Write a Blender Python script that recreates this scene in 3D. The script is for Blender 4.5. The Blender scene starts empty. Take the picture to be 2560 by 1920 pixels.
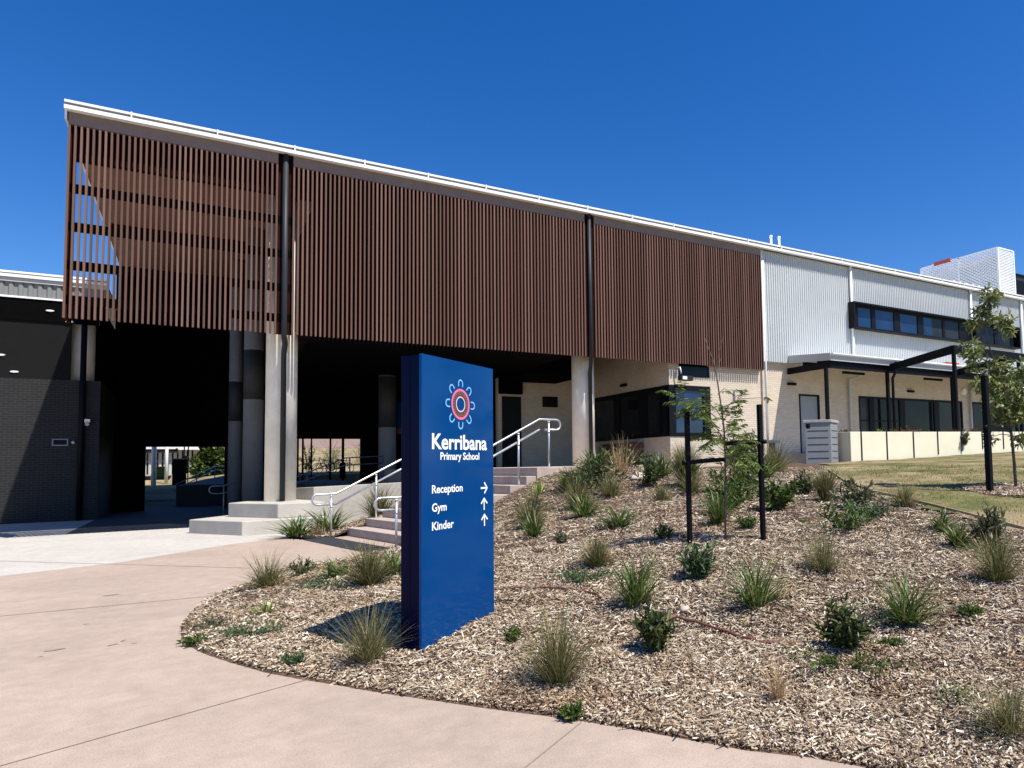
import bpy, math, random
import numpy as np
from mathutils import Vector, Matrix

random.seed(7)
rng = np.random.default_rng(7)
S = bpy.context.scene
C = S.collection

# ------------------------------------------------------------------ camera, sky, sun, exposure
cam = bpy.data.cameras.new("camera")
cam_o = bpy.data.objects.new("camera", cam)
C.objects.link(cam_o)
Rm = [(0.844496, -0.53522, -0.019164), (0.016862, 0.062337, -0.997913), (0.535297, 0.84241, 0.061668)]
cam_o.matrix_world = Matrix(((Rm[0][0], -Rm[1][0], -Rm[2][0], 0), (Rm[0][1], -Rm[1][1], -Rm[2][1], 0),
                             (Rm[0][2], -Rm[1][2], -Rm[2][2], 0), (0, 0, 0, 1)))
cam.sensor_fit = 'HORIZONTAL'
cam.sensor_width = 36
cam.lens = 24.518
cam.shift_x = -0.12267
cam.shift_y = 0.035486
cam.clip_start = 0.1
cam.clip_end = 3000
S.camera = cam_o

SUN = Vector((0.25, -0.53, 1.0)).normalized()      # towards the sun
W = bpy.data.worlds.new("World")
S.world = W
W.use_nodes = True
nt = W.node_tree
nt.nodes.clear()
wo = nt.nodes.new("ShaderNodeOutputWorld")
bg = nt.nodes.new("ShaderNodeBackground")
hs = nt.nodes.new("ShaderNodeHueSaturation")
sky = nt.nodes.new("ShaderNodeTexSky")
sky.sky_type = 'NISHITA'
sky.sun_disc = False
sky.sun_elevation = math.asin(SUN.z)
sky.sun_rotation = math.atan2(SUN.x, SUN.y)
sky.altitude = 300
sky.air_density = 1.0
sky.dust_density = 0.35
sky.ozone_density = 4.0
hs.inputs['Hue'].default_value = 0.512
hs.inputs['Saturation'].default_value = 1.36
bg.inputs['Strength'].default_value = 0.092
nt.links.new(sky.outputs[0], hs.inputs['Color'])
nt.links.new(hs.outputs[0], bg.inputs['Color'])
nt.links.new(bg.outputs[0], wo.inputs['Surface'])

sl = bpy.data.lights.new("sun", 'SUN')
sl.energy = 4.4
sl.angle = math.radians(0.53)
sl.color = (1.0, 0.95, 0.87)
so = bpy.data.objects.new("sun", sl)
C.objects.link(so)
so.rotation_euler = SUN.to_track_quat('Z', 'Y').to_euler()

S.view_settings.view_transform = 'Standard'
S.view_settings.look = 'None'
S.view_settings.exposure = 0.74
S.view_settings.gamma = 1.0
S.view_settings.use_curve_mapping = False
S.cycles.max_bounces = 6
S.cycles.diffuse_bounces = 3
S.cycles.use_denoising = True

# ------------------------------------------------------------------ materials
def newmat(name):
    m = bpy.data.materials.new(name)
    m.use_nodes = True
    n = m.node_tree.nodes
    return m, m.node_tree, n["Principled BSDF"]

def N(t, kind, **kw):
    n = t.nodes.new(kind)
    for k, v in kw.items():
        if k.startswith('i_'):
            n.inputs[k[2:].replace('_', ' ')].default_value = v
        else:
            setattr(n, k, v)
    return n

def ramp(t, stops):
    r = t.nodes.new("ShaderNodeValToRGB")
    e = r.color_ramp.elements
    while len(e) < len(stops):
        e.new(0.5)
    for i, (p, c) in enumerate(stops):
        e[i].position = p
        e[i].color = (*c, 1)
    return r

def plain(name, col, rough=0.6, metal=0.0, var=0.12, scale=3.0, bump=0.0, bscale=60.0, spec=0.5, stretch=None):
    """A procedural surface: base colour broken up by two octaves of noise, optional bump."""
    m, t, b = newmat(name)
    tc = N(t, "ShaderNodeTexCoord")
    vec = tc.outputs['Object']
    if stretch:
        mp = N(t, "ShaderNodeMapping")
        mp.inputs['Scale'].default_value = stretch
        t.links.new(vec, mp.inputs['Vector'])
        vec = mp.outputs[0]
    nz = N(t, "ShaderNodeTexNoise", i_Scale=scale, i_Detail=6.0, i_Roughness=0.65)
    t.links.new(vec, nz.inputs['Vector'])
    lo = tuple(max(0, c * (1 - var)) for c in col)
    hi = tuple(min(1, c * (1 + var)) for c in col)
    r = ramp(t, [(0.3, lo), (0.7, hi)])
    t.links.new(nz.outputs['Fac'], r.inputs['Fac'])
    t.links.new(r.outputs['Color'], b.inputs['Base Color'])
    b.inputs['Roughness'].default_value = rough
    b.inputs['Metallic'].default_value = metal
    b.inputs['Specular IOR Level'].default_value = spec
    if bump > 0:
        n2 = N(t, "ShaderNodeTexNoise", i_Scale=bscale, i_Detail=4.0)
        t.links.new(vec, n2.inputs['Vector'])
        bp = N(t, "ShaderNodeBump", i_Strength=bump, i_Distance=0.02)
        t.links.new(n2.outputs['Fac'], bp.inputs['Height'])
        t.links.new(bp.outputs[0], b.inputs['Normal'])
    return m

def island(name, stops, rough=0.7, trans=0.0, spec=0.3, patch=False):
    """Colour picked at random for each loose piece (blade, leaf, chip)."""
    m, t, b = newmat(name)
    g = N(t, "ShaderNodeNewGeometry")
    r = ramp(t, stops)
    t.links.new(g.outputs['Random Per Island'], r.inputs['Fac'])
    t.links.new(r.outputs['Color'], b.inputs['Base Color'])
    if patch:       # weathered and damp areas of the mulch
        tc = N(t, "ShaderNodeTexCoord")
        nz = N(t, "ShaderNodeTexNoise", i_Scale=0.9, i_Detail=5.0, i_Roughness=0.65)
        t.links.new(tc.outputs['Object'], nz.inputs['Vector'])
        rr_ = ramp(t, [(0.32, (0.74, 0.64, 0.55)), (0.46, (0.97, 0.94, 0.90)), (0.6, (1, 0.98, 0.95))])
        t.links.new(nz.outputs['Fac'], rr_.inputs[0])
        mx = N(t, "ShaderNodeMixRGB", blend_type='MULTIPLY')
        mx.inputs[0].default_value = 1.0
        t.links.new(r.outputs['Color'], mx.inputs[1])
        t.links.new(rr_.outputs[0], mx.inputs[2])
        t.links.new(mx.outputs[0], b.inputs['Base Color'])
    b.inputs['Roughness'].default_value = rough
    b.inputs['Specular IOR Level'].default_value = spec
    if trans > 0:
        out = t.nodes["Material Output"]
        tr = N(t, "ShaderNodeBsdfTranslucent")
        t.links.new(r.outputs['Color'], tr.inputs['Color'])
        mx = N(t, "ShaderNodeMixShader")
        mx.inputs[0].default_value = trans
        t.links.new(b.outputs[0], mx.inputs[1])
        t.links.new(tr.outputs[0], mx.inputs[2])
        t.links.new(mx.outputs[0], out.inputs['Surface'])
    return m

def brick(name, c1, c2, mortar, rough=0.8):
    m, t, b = newmat(name)
    tc = N(t, "ShaderNodeTexCoord")
    sp = N(t, "ShaderNodeSeparateXYZ")
    t.links.new(tc.outputs['Object'], sp.inputs[0])
    ad = N(t, "ShaderNodeMath", operation='ADD')
    t.links.new(sp.outputs[0], ad.inputs[0])
    t.links.new(sp.outputs[1], ad.inputs[1])
    cb = N(t, "ShaderNodeCombineXYZ")
    t.links.new(ad.outputs[0], cb.inputs[0])
    t.links.new(sp.outputs[2], cb.inputs[1])
    bt = N(t, "ShaderNodeTexBrick")
    bt.inputs['Color1'].default_value = (*c1, 1)
    bt.inputs['Color2'].default_value = (*c2, 1)
    bt.inputs['Mortar'].default_value = (*mortar, 1)
    bt.inputs['Scale'].default_value = 1.0
    bt.inputs['Mortar Size'].default_value = 0.006
    bt.inputs['Mortar Smooth'].default_value = 0.2
    bt.inputs['Bias'].default_value = -0.1
    bt.inputs['Brick Width'].default_value = 0.24
    bt.inputs['Row Height'].default_value = 0.086
    t.links.new(cb.outputs[0], bt.inputs['Vector'])
    nz = N(t, "ShaderNodeTexNoise", i_Scale=1.3, i_Detail=5.0)
    t.links.new(tc.outputs['Object'], nz.inputs['Vector'])
    mx = N(t, "ShaderNodeMixRGB", blend_type='MULTIPLY')
    mx.inputs[0].default_value = 0.35
    t.links.new(bt.outputs['Color'], mx.inputs[1])
    r = ramp(t, [(0.3, (0.65, 0.65, 0.65)), (0.7, (1, 1, 1))])
    t.links.new(nz.outputs['Fac'], r.inputs[0])
    t.links.new(r.outputs[0], mx.inputs[2])
    t.links.new(mx.outputs[0], b.inputs['Base Color'])
    b.inputs['Roughness'].default_value = rough
    bp = N(t, "ShaderNodeBump", i_Strength=0.6, i_Distance=0.008, invert=True)
    t.links.new(bt.outputs['Fac'], bp.inputs['Height'])
    t.links.new(bp.outputs[0], b.inputs['Normal'])
    return m

def glass(name, col, ior=1.8, rough=0.02):
    m, t, b = newmat(name)
    tc = N(t, "ShaderNodeTexCoord")
    nz = N(t, "ShaderNodeTexNoise", i_Scale=0.9, i_Detail=2.0)
    t.links.new(tc.outputs['Object'], nz.inputs['Vector'])
    r = ramp(t, [(0.35, tuple(c * 0.6 for c in col)), (0.7, tuple(c * 1.4 for c in col))])
    t.links.new(nz.outputs['Fac'], r.inputs[0])
    t.links.new(r.outputs[0], b.inputs['Base Color'])
    b.inputs['Roughness'].default_value = rough
    b.inputs['IOR'].default_value = ior
    if ior < 1.4: b.inputs['Specular IOR Level'].default_value = 0.3
    bp = N(t, "ShaderNodeBump", i_Strength=0.03, i_Distance=0.02)
    t.links.new(nz.outputs['Fac'], bp.inputs['Height'])
    t.links.new(bp.outputs[0], b.inputs['Normal'])
    return m

def concrete(name, base, tint, joints=None, rough=0.85, speck=0.12):
    """Paving: broad stains, fine speckle, aggregate grain, bump."""
    m, t, b = newmat(name)
    tc = N(t, "ShaderNodeTexCoord")
    n1 = N(t, "ShaderNodeTexNoise", i_Scale=0.55, i_Detail=7.0, i_Roughness=0.6, i_Distortion=0.6)
    n2 = N(t, "ShaderNodeTexNoise", i_Scale=110.0, i_Detail=3.0, i_Roughness=0.7)
    n3 = N(t, "ShaderNodeTexNoise", i_Scale=5.0, i_Detail=8.0, i_Roughness=0.75)
    for n in (n1, n2, n3):
        t.links.new(tc.outputs['Object'], n.inputs['Vector'])
    r1 = ramp(t, [(0.32, tint), (0.62, base)])
    t.links.new(n1.outputs['Fac'], r1.inputs[0])
    r2 = ramp(t, [(0.34, (1 - 3.2 * speck,) * 3), (0.5, (1 - .6 * speck,) * 3), (0.7, (1.0, 1.0, 1.0))])
    t.links.new(n2.outputs['Fac'], r2.inputs[0])
    mx = N(t, "ShaderNodeMixRGB", blend_type='MULTIPLY')
    mx.inputs[0].default_value = 1.0
    t.links.new(r1.outputs[0], mx.inputs[1])
    t.links.new(r2.outputs[0], mx.inputs[2])
    r3 = ramp(t, [(0.30, (0.76, 0.745, 0.73)), (0.62, (1, 1, 1))])
    t.links.new(n3.outputs['Fac'], r3.inputs[0])
    m3 = N(t, "ShaderNodeMixRGB", blend_type='MULTIPLY')
    m3.inputs[0].default_value = 0.8
    t.links.new(mx.outputs[0], m3.inputs[1])
    t.links.new(r3.outputs[0], m3.inputs[2])
    t.links.new(m3.outputs[0], b.inputs['Base Color'])
    b.inputs['Roughness'].default_value = rough
    b.inputs['Specular IOR Level'].default_value = 0.3
    bp = N(t, "ShaderNodeBump", i_Strength=0.25, i_Distance=0.004)
    t.links.new(n2.outputs['Fac'], bp.inputs['Height'])
    t.links.new(bp.outputs[0], b.inputs['Normal'])
    return m

M = {}
M['slat'] = island('brown_timber_slat', [(0.0, (0.108, 0.055, 0.041)), (0.5, (0.142, 0.074, 0.055)), (1.0, (0.185, 0.104, 0.08))], rough=0.6, spec=0.2)
M['slat_frame'] = plain('brown_grey_frame', (0.20, 0.145, 0.118), 0.55, var=0.1)
M['white_metal'] = plain('white_coated_metal', (0.80, 0.81, 0.80), 0.4, var=0.04, scale=1.2)
M['white_clad'] = plain('white_corrugated_metal', (0.50, 0.52, 0.515), 0.38, var=0.05, scale=0.7)
M['grey_metal'] = plain('pale_grey_metal', (0.46, 0.465, 0.455), 0.45, var=0.06, scale=1.5)
M['gutter_shade'] = plain('shaded_gutter_metal', (0.17, 0.17, 0.165), 0.6, var=0.1, scale=1.5)  # shade in the gutter valley, painted as a darker metal
M['shaded_clad'] = plain('shaded_grey_cladding', (0.20, 0.21, 0.21), 0.6, var=0.08, scale=1.0)  # left cladding lies in shadow; that shade is put into its grey
M['dark_pipe'] = plain('charcoal_metal', (0.024, 0.028, 0.032), 0.5, var=0.15, spec=0.25)
M['black_steel'] = plain('black_painted_steel', (0.0035, 0.004, 0.006), 0.55, var=0.25, spec=0.12)
M['black_frame'] = plain('black_window_frame', (0.005, 0.006, 0.008), 0.5, var=0.2, spec=0.15)
M['void'] = plain('black_lining_and_shade', (0.0025, 0.0025, 0.0027), 0.9, var=0.25, spec=0.04)  # black linings; the undercroft's deep shade is put into this colour too
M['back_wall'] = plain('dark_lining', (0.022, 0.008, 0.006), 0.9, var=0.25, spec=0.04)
M['ceiling'] = plain('stained_timber_ceiling', (0.21, 0.112, 0.072), 0.7, var=0.3, scale=2.0, stretch=(1, 9, 1))
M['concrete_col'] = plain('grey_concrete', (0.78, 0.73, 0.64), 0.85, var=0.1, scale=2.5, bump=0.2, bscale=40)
M['concrete_shaded'] = plain('shaded_column_concrete', (0.17, 0.172, 0.175), 0.85, var=0.12, scale=2.5, bump=0.2, bscale=40)  # same column concrete, undercroft shade put in as a darker grey
M['band'] = plain('dark_painted_band', (0.03, 0.03, 0.03), 0.7, var=0.2)
M['concrete_wall'] = plain('pale_concrete', (0.44, 0.41, 0.355), 0.85, var=0.12, scale=2.2, bump=0.25, bscale=35)
M['render'] = plain('cream_render', (0.74, 0.68, 0.51), 0.85, var=0.06, scale=1.2, bump=0.1, bscale=50)
M['cream_brick'] = brick('cream_brick', (0.59, 0.495, 0.385), (0.66, 0.57, 0.45), (0.46, 0.385, 0.30))
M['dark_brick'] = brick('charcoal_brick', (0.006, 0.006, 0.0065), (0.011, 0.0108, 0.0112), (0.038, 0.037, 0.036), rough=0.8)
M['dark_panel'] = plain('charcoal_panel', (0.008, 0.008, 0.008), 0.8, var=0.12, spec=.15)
M['glass'] = glass('dark_window_glass', (0.008, 0.010, 0.012), 1.33)
M['glass_sky'] = glass('sky_tinted_window_glass', (0.008, 0.026, 0.075), 1.55)  # blue base colour paints in the reflected sky
M['blind'] = glass('window_with_grey_blind', (0.024, 0.027, 0.028), 1.33, 0.08)
M['door_grey'] = plain('grey_door_paint', (0.27, 0.285, 0.305), 0.5, var=0.05)
M['galv'] = plain('galvanised_steel', (0.55, 0.565, 0.57), 0.36, 0.65, var=0.22, scale=9.0)
M['dark_rail'] = plain('dull_steel', (0.16, 0.18, 0.21), 0.45, 0.5, var=0.15)
M['cab'] = plain('grey_cabinet_paint', (0.23, 0.24, 0.25), 0.5, var=0.06)
M['cab_lid'] = plain('weathered_cabinet_lid', (0.36, 0.34, 0.30), 0.65, var=0.12)
M['sign_blue'] = plain('blue_enamel', (0.0006, 0.048, 0.185), 0.1, var=0.05, scale=1.1, spec=0.2)
M['sign_edge'] = plain('shaded_blue_enamel', (0.0008, 0.002, 0.022), 0.2, var=0.1, spec=0.08)  # the sign's blue again, with the shade of its side painted in
M['white_paint'] = plain('white_vinyl', (0.86, 0.87, 0.87), 0.45, var=0.02)
M['pink'] = plain('pink_vinyl', (0.80, 0.16, 0.28), 0.45, var=0.05)
M['pale_pink'] = plain('pale_pink_vinyl', (0.72, 0.52, 0.55), 0.45, var=0.05)
M['sky_vinyl'] = plain('light_blue_vinyl', (0.20, 0.50, 0.80), 0.45, var=0.05)
M['maroon'] = plain('maroon_vinyl', (0.10, 0.018, 0.03), 0.5, var=0.3, scale=40)
M['olive'] = plain('olive_vinyl', (0.24, 0.22, 0.10), 0.5, var=0.3, scale=40)
M['pink_path'] = concrete('pink_exposed_concrete', (0.48, 0.375, 0.30), (0.405, 0.32, 0.255))
M['white_path'] = concrete('pale_concrete_apron', (0.58, 0.545, 0.485), (0.50, 0.47, 0.42))
M['dark_floor'] = plain('shaded_concrete_floor', (0.045, 0.05, 0.06), 0.8, var=0.15, scale=0.8)  # concrete under the building, its shade put into the dark colour
M['stair'] = plain('pink_stair_concrete', (0.41, 0.33, 0.28), 0.85, var=0.14, scale=4.0, bump=0.2, bscale=60)
M['tactile'] = plain('dark_grey_tactile', (0.045, 0.047, 0.05), 0.7, var=0.2, scale=6)
M['joint'] = plain('saw_cut_joint', (0.26, 0.20, 0.16), 0.9, var=0.15)
M['crack'] = plain('old_stain', (0.25, 0.19, 0.155), 0.9, var=0.3, scale=9)
M['soil'] = plain('mulch_soil', (0.11, 0.072, 0.05), 0.95, var=0.5, scale=30, bump=1.0, bscale=45, spec=0.1)
M['chip'] = island('wood_chip', [(0.0, (0.045, 0.03, 0.022)), (0.25, (0.18, 0.124, 0.086)), (0.47, (0.38, 0.29, 0.20)), (0.77, (0.55, 0.46, 0.338)), (0.95, (0.72, 0.65, 0.52)), (1.0, (0.90, 0.85, 0.76))], rough=0.8, spec=0.15, patch=True)
M['hose'] = plain('brown_dripline', (0.16, 0.06, 0.04), 0.55, var=0.2)
M['edging'] = plain('weathered_timber', (0.36, 0.27, 0.18), 0.8, var=0.25, scale=9)
M['dry_field'] = plain('dry_field', (0.27, 0.215, 0.12), 0.95, var=0.55, scale=0.25, spec=0.1)
M['hill'] = plain('pinkish_hill', (0.235, 0.165, 0.135), 0.95, var=0.15, scale=0.05, spec=0.1)  # muted pinkish brown, slightly mottled
M['bark'] = plain('thin_bark', (0.12, 0.085, 0.06), 0.85, var=0.3, scale=30)
M['terracotta'] = plain('rust_brown_planter', (0.13, 0.05, 0.03), 0.7, var=0.25, scale=6)
M['red'] = plain('faded_red_paint', (0.42, 0.07, 0.05), 0.5, var=0.15)
M['dark_red'] = plain('dark_red_paint', (0.25, 0.02, 0.04), 0.5, var=0.15)
M['bin_green'] = plain('green_bin_plastic', (0.02, 0.09, 0.03), 0.5, var=0.15)
M['lamp_white'] = plain('opal_diffuser', (0.75, 0.75, 0.72), 0.4, var=0.03)
M['bench_dark'] = plain('slate_bench_top', (0.065, 0.065, 0.085), 0.5, var=0.2, scale=8)
M['rock'] = plain('pale_rock', (0.5, 0.43, 0.36), 0.9, var=0.2, scale=8, bump=0.4, bscale=20)
# plants
M['tussock'] = island('dry_green_tussock', [(0.0, (0.045, 0.065, 0.018)), (0.5, (0.095, 0.115, 0.032)), (0.8, (0.18, 0.17, 0.06)), (1.0, (0.42, 0.33, 0.17))], trans=0.25)
M['pale_tussock'] = island('straw_tussock', [(0.0, (0.06, 0.08, 0.022)), (0.45, (0.13, 0.14, 0.045)), (0.78, (0.28, 0.235, 0.11)), (1.0, (0.50, 0.40, 0.24))], trans=0.2)
M['straw'] = island('dead_straw', [(0.0, (0.25, 0.13, 0.05)), (0.5, (0.45, 0.29, 0.14)), (1.0, (0.6, 0.47, 0.29))], trans=0.15)
M['strap'] = island('strappy_green', [(0.0, (0.035, 0.07, 0.012)), (0.5, (0.075, 0.128, 0.022)), (0.82, (0.14, 0.19, 0.045)), (1.0, (0.34, 0.32, 0.14))], rough=0.45, trans=0.25, spec=0.5)
M['lime'] = island('lime_green_blade', [(0.0, (0.10, 0.20, 0.02)), (0.6, (0.20, 0.29, 0.04)), (1.0, (0.35, 0.34, 0.10))], rough=0.5, trans=0.3)
M['dark_leaf'] = island('dark_glossy_leaf', [(0.0, (0.022, 0.038, 0.007)), (0.5, (0.05, 0.078, 0.014)), (0.82, (0.095, 0.122, 0.030)), (1.0, (0.20, 0.205, 0.08))], rough=0.4, trans=0.15, spec=0.5)
M['mid_leaf'] = island('mid_green_leaf', [(0.0, (0.035, 0.07, 0.012)), (0.6, (0.08, 0.13, 0.025)), (1.0, (0.19, 0.22, 0.07))], rough=0.5, trans=0.25)
M['blue_leaf'] = island('blue_green_leaf', [(0.0, (0.04, 0.08, 0.035)), (0.6, (0.075, 0.125, 0.05)), (1.0, (0.16, 0.2, 0.09))], rough=0.5, trans=0.2)
M['grey_leaf'] = island('grey_olive_leaf', [(0.0, (0.06, 0.065, 0.03)), (0.6, (0.12, 0.13, 0.065)), (1.0, (0.27, 0.25, 0.16))], rough=0.6, trans=0.2)
M['wattle'] = island('wattle_leaflet', [(0.0, (0.07, 0.12, 0.02)), (0.6, (0.14, 0.21, 0.04)), (1.0, (0.26, 0.30, 0.08))], rough=0.5, trans=0.35)
M['gum'] = island('pale_tree_leaf', [(0.0, (0.09, 0.13, 0.03)), (0.5, (0.21, 0.25, 0.07)), (1.0, (0.42, 0.43, 0.20))], rough=0.45, trans=0.3, spec=0.5)
M['red_leaf'] = island('reddish_leaf', [(0.0, (0.05, 0.014, 0.010)), (0.5, (0.12, 0.04, 0.025)), (1.0, (0.15, 0.12, 0.04))], rough=0.5, trans=0.2)
M['lawn_blade'] = island('lawn_blade', [(0.0, (0.10, 0.13, 0.03)), (0.4, (0.19, 0.18, 0.06)), (0.7, (0.30, 0.24, 0.12)), (1.0, (0.40, 0.32, 0.19))], trans=0.2)
def lawn_mat():
    m, t, b = newmat('patchy_lawn')
    tc = N(t, "ShaderNodeTexCoord")
    n1 = N(t, "ShaderNodeTexNoise", i_Scale=0.55, i_Detail=8.0, i_Roughness=0.7)
    n2 = N(t, "ShaderNodeTexNoise", i_Scale=35.0, i_Detail=4.0)
    t.links.new(tc.outputs['Object'], n1.inputs['Vector'])
    t.links.new(tc.outputs['Object'], n2.inputs['Vector'])
    ad = N(t, "ShaderNodeMath", operation='MULTIPLY_ADD')
    t.links.new(n2.outputs['Fac'], ad.inputs[0])
    ad.inputs[1].default_value = 0.35
    t.links.new(n1.outputs['Fac'], ad.inputs[2])
    r = ramp(t, [(0.54, (0.075, 0.092, 0.026)), (0.64, (0.135, 0.13, 0.05)), (0.73, (0.25, 0.195, 0.105)), (0.85, (0.34, 0.27, 0.165))])
    t.links.new(ad.outputs[0], r.inputs[0])
    t.links.new(r.outputs[0], b.inputs['Base Color'])
    b.inputs['Roughness'].default_value = 0.95
    b.inputs['Specular IOR Level'].default_value = 0.1
    bp = N(t, "ShaderNodeBump", i_Strength=0.8, i_Distance=0.03)
    t.links.new(n2.outputs['Fac'], bp.inputs['Height'])
    t.links.new(bp.outputs[0], b.inputs['Normal'])
    return m
M['lawn'] = lawn_mat()

# ------------------------------------------------------------------ mesh helpers
class MB:
    def __init__(s):
        s.v, s.f, s.sm = [], [], []
    def add(s, vs, fs, smooth=False):
        o = len(s.v)
        s.v += [tuple(p) for p in vs]
        s.f += [tuple(i + o for i in f) for f in fs]
        s.sm += [smooth] * len(fs)
        return s
    def box(s, x0, y0, z0, x1, y1, z1):
        return s.add([(x0, y0, z0), (x1, y0, z0), (x1, y1, z0), (x0, y1, z0), (x0, y0, z1), (x1, y0, z1), (x1, y1, z1), (x0, y1, z1)],
                     [(0, 3, 2, 1), (4, 5, 6, 7), (0, 1, 5, 4), (1, 2, 6, 5), (2, 3, 7, 6), (3, 0, 4, 7)])
    def obox(s, p, ax, ay, az):
        """box from corner p along three edge vectors"""
        p, ax, ay, az = Vector(p), Vector(ax), Vector(ay), Vector(az)
        q = [p, p + ax, p + ax + ay, p + ay]
        return s.add(q + [k + az for k in q], [(0, 3, 2, 1), (4, 5, 6, 7), (0, 1, 5, 4), (1, 2, 6, 5), (2, 3, 7, 6), (3, 0, 4, 7)])
    def prism(s, poly, z0, z1):
        n = len(poly)
        zz0 = z0 if isinstance(z0, (list, tuple)) else [z0] * n
        zz1 = z1 if isinstance(z1, (list, tuple)) else [z1] * n
        vs = [(x, y, zz0[i]) for i, (x, y) in enumerate(poly)] + [(x, y, zz1[i]) for i, (x, y) in enumerate(poly)]
        fs = [tuple(range(n - 1, -1, -1)), tuple(range(n, 2 * n))] + [(i, (i + 1) % n, n + (i + 1) % n, n + i) for i in range(n)]
        return s.add(vs, fs)
    def tube(s, pts, r, n=8, caps=True, smooth=True):
        pts = [Vector(p) for p in pts]
        rs = r if isinstance(r, (list, tuple)) else [r] * len(pts)
        vs, fs = [], []
        up = None
        for i, p in enumerate(pts):
            d = (pts[min(i + 1, len(pts) - 1)] - pts[max(i - 1, 0)]).normalized()
            if up is None:
                up = Vector((0, 0, 1)) if abs(d.z) < 0.9 else Vector((1, 0, 0))
            a = d.cross(up).normalized()
            b = a.cross(d).normalized()
            up = b
            for k in range(n):
                t = 2 * math.pi * k / n
                vs.append(p + a * (math.cos(t) * rs[i]) + b * (math.sin(t) * rs[i]))
        for i in range(len(pts) - 1):
            for k in range(n):
                fs.append((i * n + k, i * n + (k + 1) % n, (i + 1) * n + (k + 1) % n, (i + 1) * n + k))
        s.add(vs, fs, smooth)
        if caps:
            o = len(s.v) - len(vs)
            s.f += [tuple(o + k for k in range(n - 1, -1, -1)), tuple(o + (len(pts) - 1) * n + k for k in range(n))]
            s.sm += [False, False]
        return s
    def disc(s, c, u, v, r, n=20, h=None):
        c, u, v = Vector(c), Vector(u), Vector(v)
        ring = [c + u * (math.cos(2 * math.pi * k / n) * r) + v * (math.sin(2 * math.pi * k / n) * r) for k in range(n)]
        if h is None:
            return s.add(ring, [tuple(range(n))])
        h = Vector(h)
        return s.add(ring + [p + h for p in ring], [tuple(range(n - 1, -1, -1)), tuple(range(n, 2 * n))] + [(i, (i + 1) % n, n + (i + 1) % n, n + i) for i in range(n)])
    def ball(s, c, r, n=8):
        vs, fs = [], []
        for i in range(n + 1):
            ph = math.pi * i / n
            for k in range(n):
                t = 2 * math.pi * k / n
                vs.append((c[0] + r * math.sin(ph) * math.cos(t), c[1] + r * math.sin(ph) * math.sin(t), c[2] + r * math.cos(ph)))
        for i in range(n):
            for k in range(n):
                fs.append((i * n + k, i * n + (k + 1) % n, (i + 1) * n + (k + 1) % n, (i + 1) * n + k))
        return s.add(vs, fs, True)
    def build(s, name, mat, parent=None, bevel=0):
        me = bpy.data.meshes.new(name)
        off = Vector((0, 0, 0))
        p = parent
        while p is not None:
            off += p.location
            p = p.parent
        me.from_pydata([(v[0] - off.x, v[1] - off.y, v[2] - off.z) for v in s.v], [], s.f)
        me.polygons.foreach_set('use_smooth', s.sm)
        me.materials.append(M[mat])
        me.update()
        o = bpy.data.objects.new(name, me)
        C.objects.link(o)
        o.parent = parent
        if bevel:
            b = o.modifiers.new('bevel', 'BEVEL')
            b.width = bevel
            b.segments = 2
            b.limit_method = 'ANGLE'
        return o

def npmesh(name, verts, quads, mat, smooth=False, loc=(0, 0, 0), parent=None):
    """fast mesh from numpy arrays, all faces with the same number of corners"""
    me = bpy.data.meshes.new(name)
    k = quads.shape[1]
    me.vertices.add(len(verts))
    me.vertices.foreach_set('co', verts.astype(np.float32).ravel())
    me.loops.add(quads.size)
    me.loops.foreach_set('vertex_index', quads.astype(np.int32).ravel())
    me.polygons.add(len(quads))
    me.polygons.foreach_set('loop_start', np.arange(0, quads.size, k, dtype=np.int32))
    me.polygons.foreach_set('use_smooth', np.full(len(quads), smooth, dtype=bool))
    me.materials.append(M[mat])
    me.update(calc_edges=True)
    o = bpy.data.objects.new(name, me)
    o.location = loc
    o.parent = parent
    C.objects.link(o)
    return o

def thing(name, label, cat, loc=(0, 0, 0), group=None):
    o = bpy.data.objects.new(name, None)
    o.empty_display_size = 0.2
    o.location = loc
    C.objects.link(o)
    return tag(o, label, cat, group)

def tag(o, label=None, cat=None, group=None, kind=None):
    if label: o['label'] = label
    if cat: o['category'] = cat
    if group: o['group'] = group
    if kind: o['kind'] = kind
    return o

def struct(o, label=None, cat=None):
    return tag(o, label, cat, None, 'structure')

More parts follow.
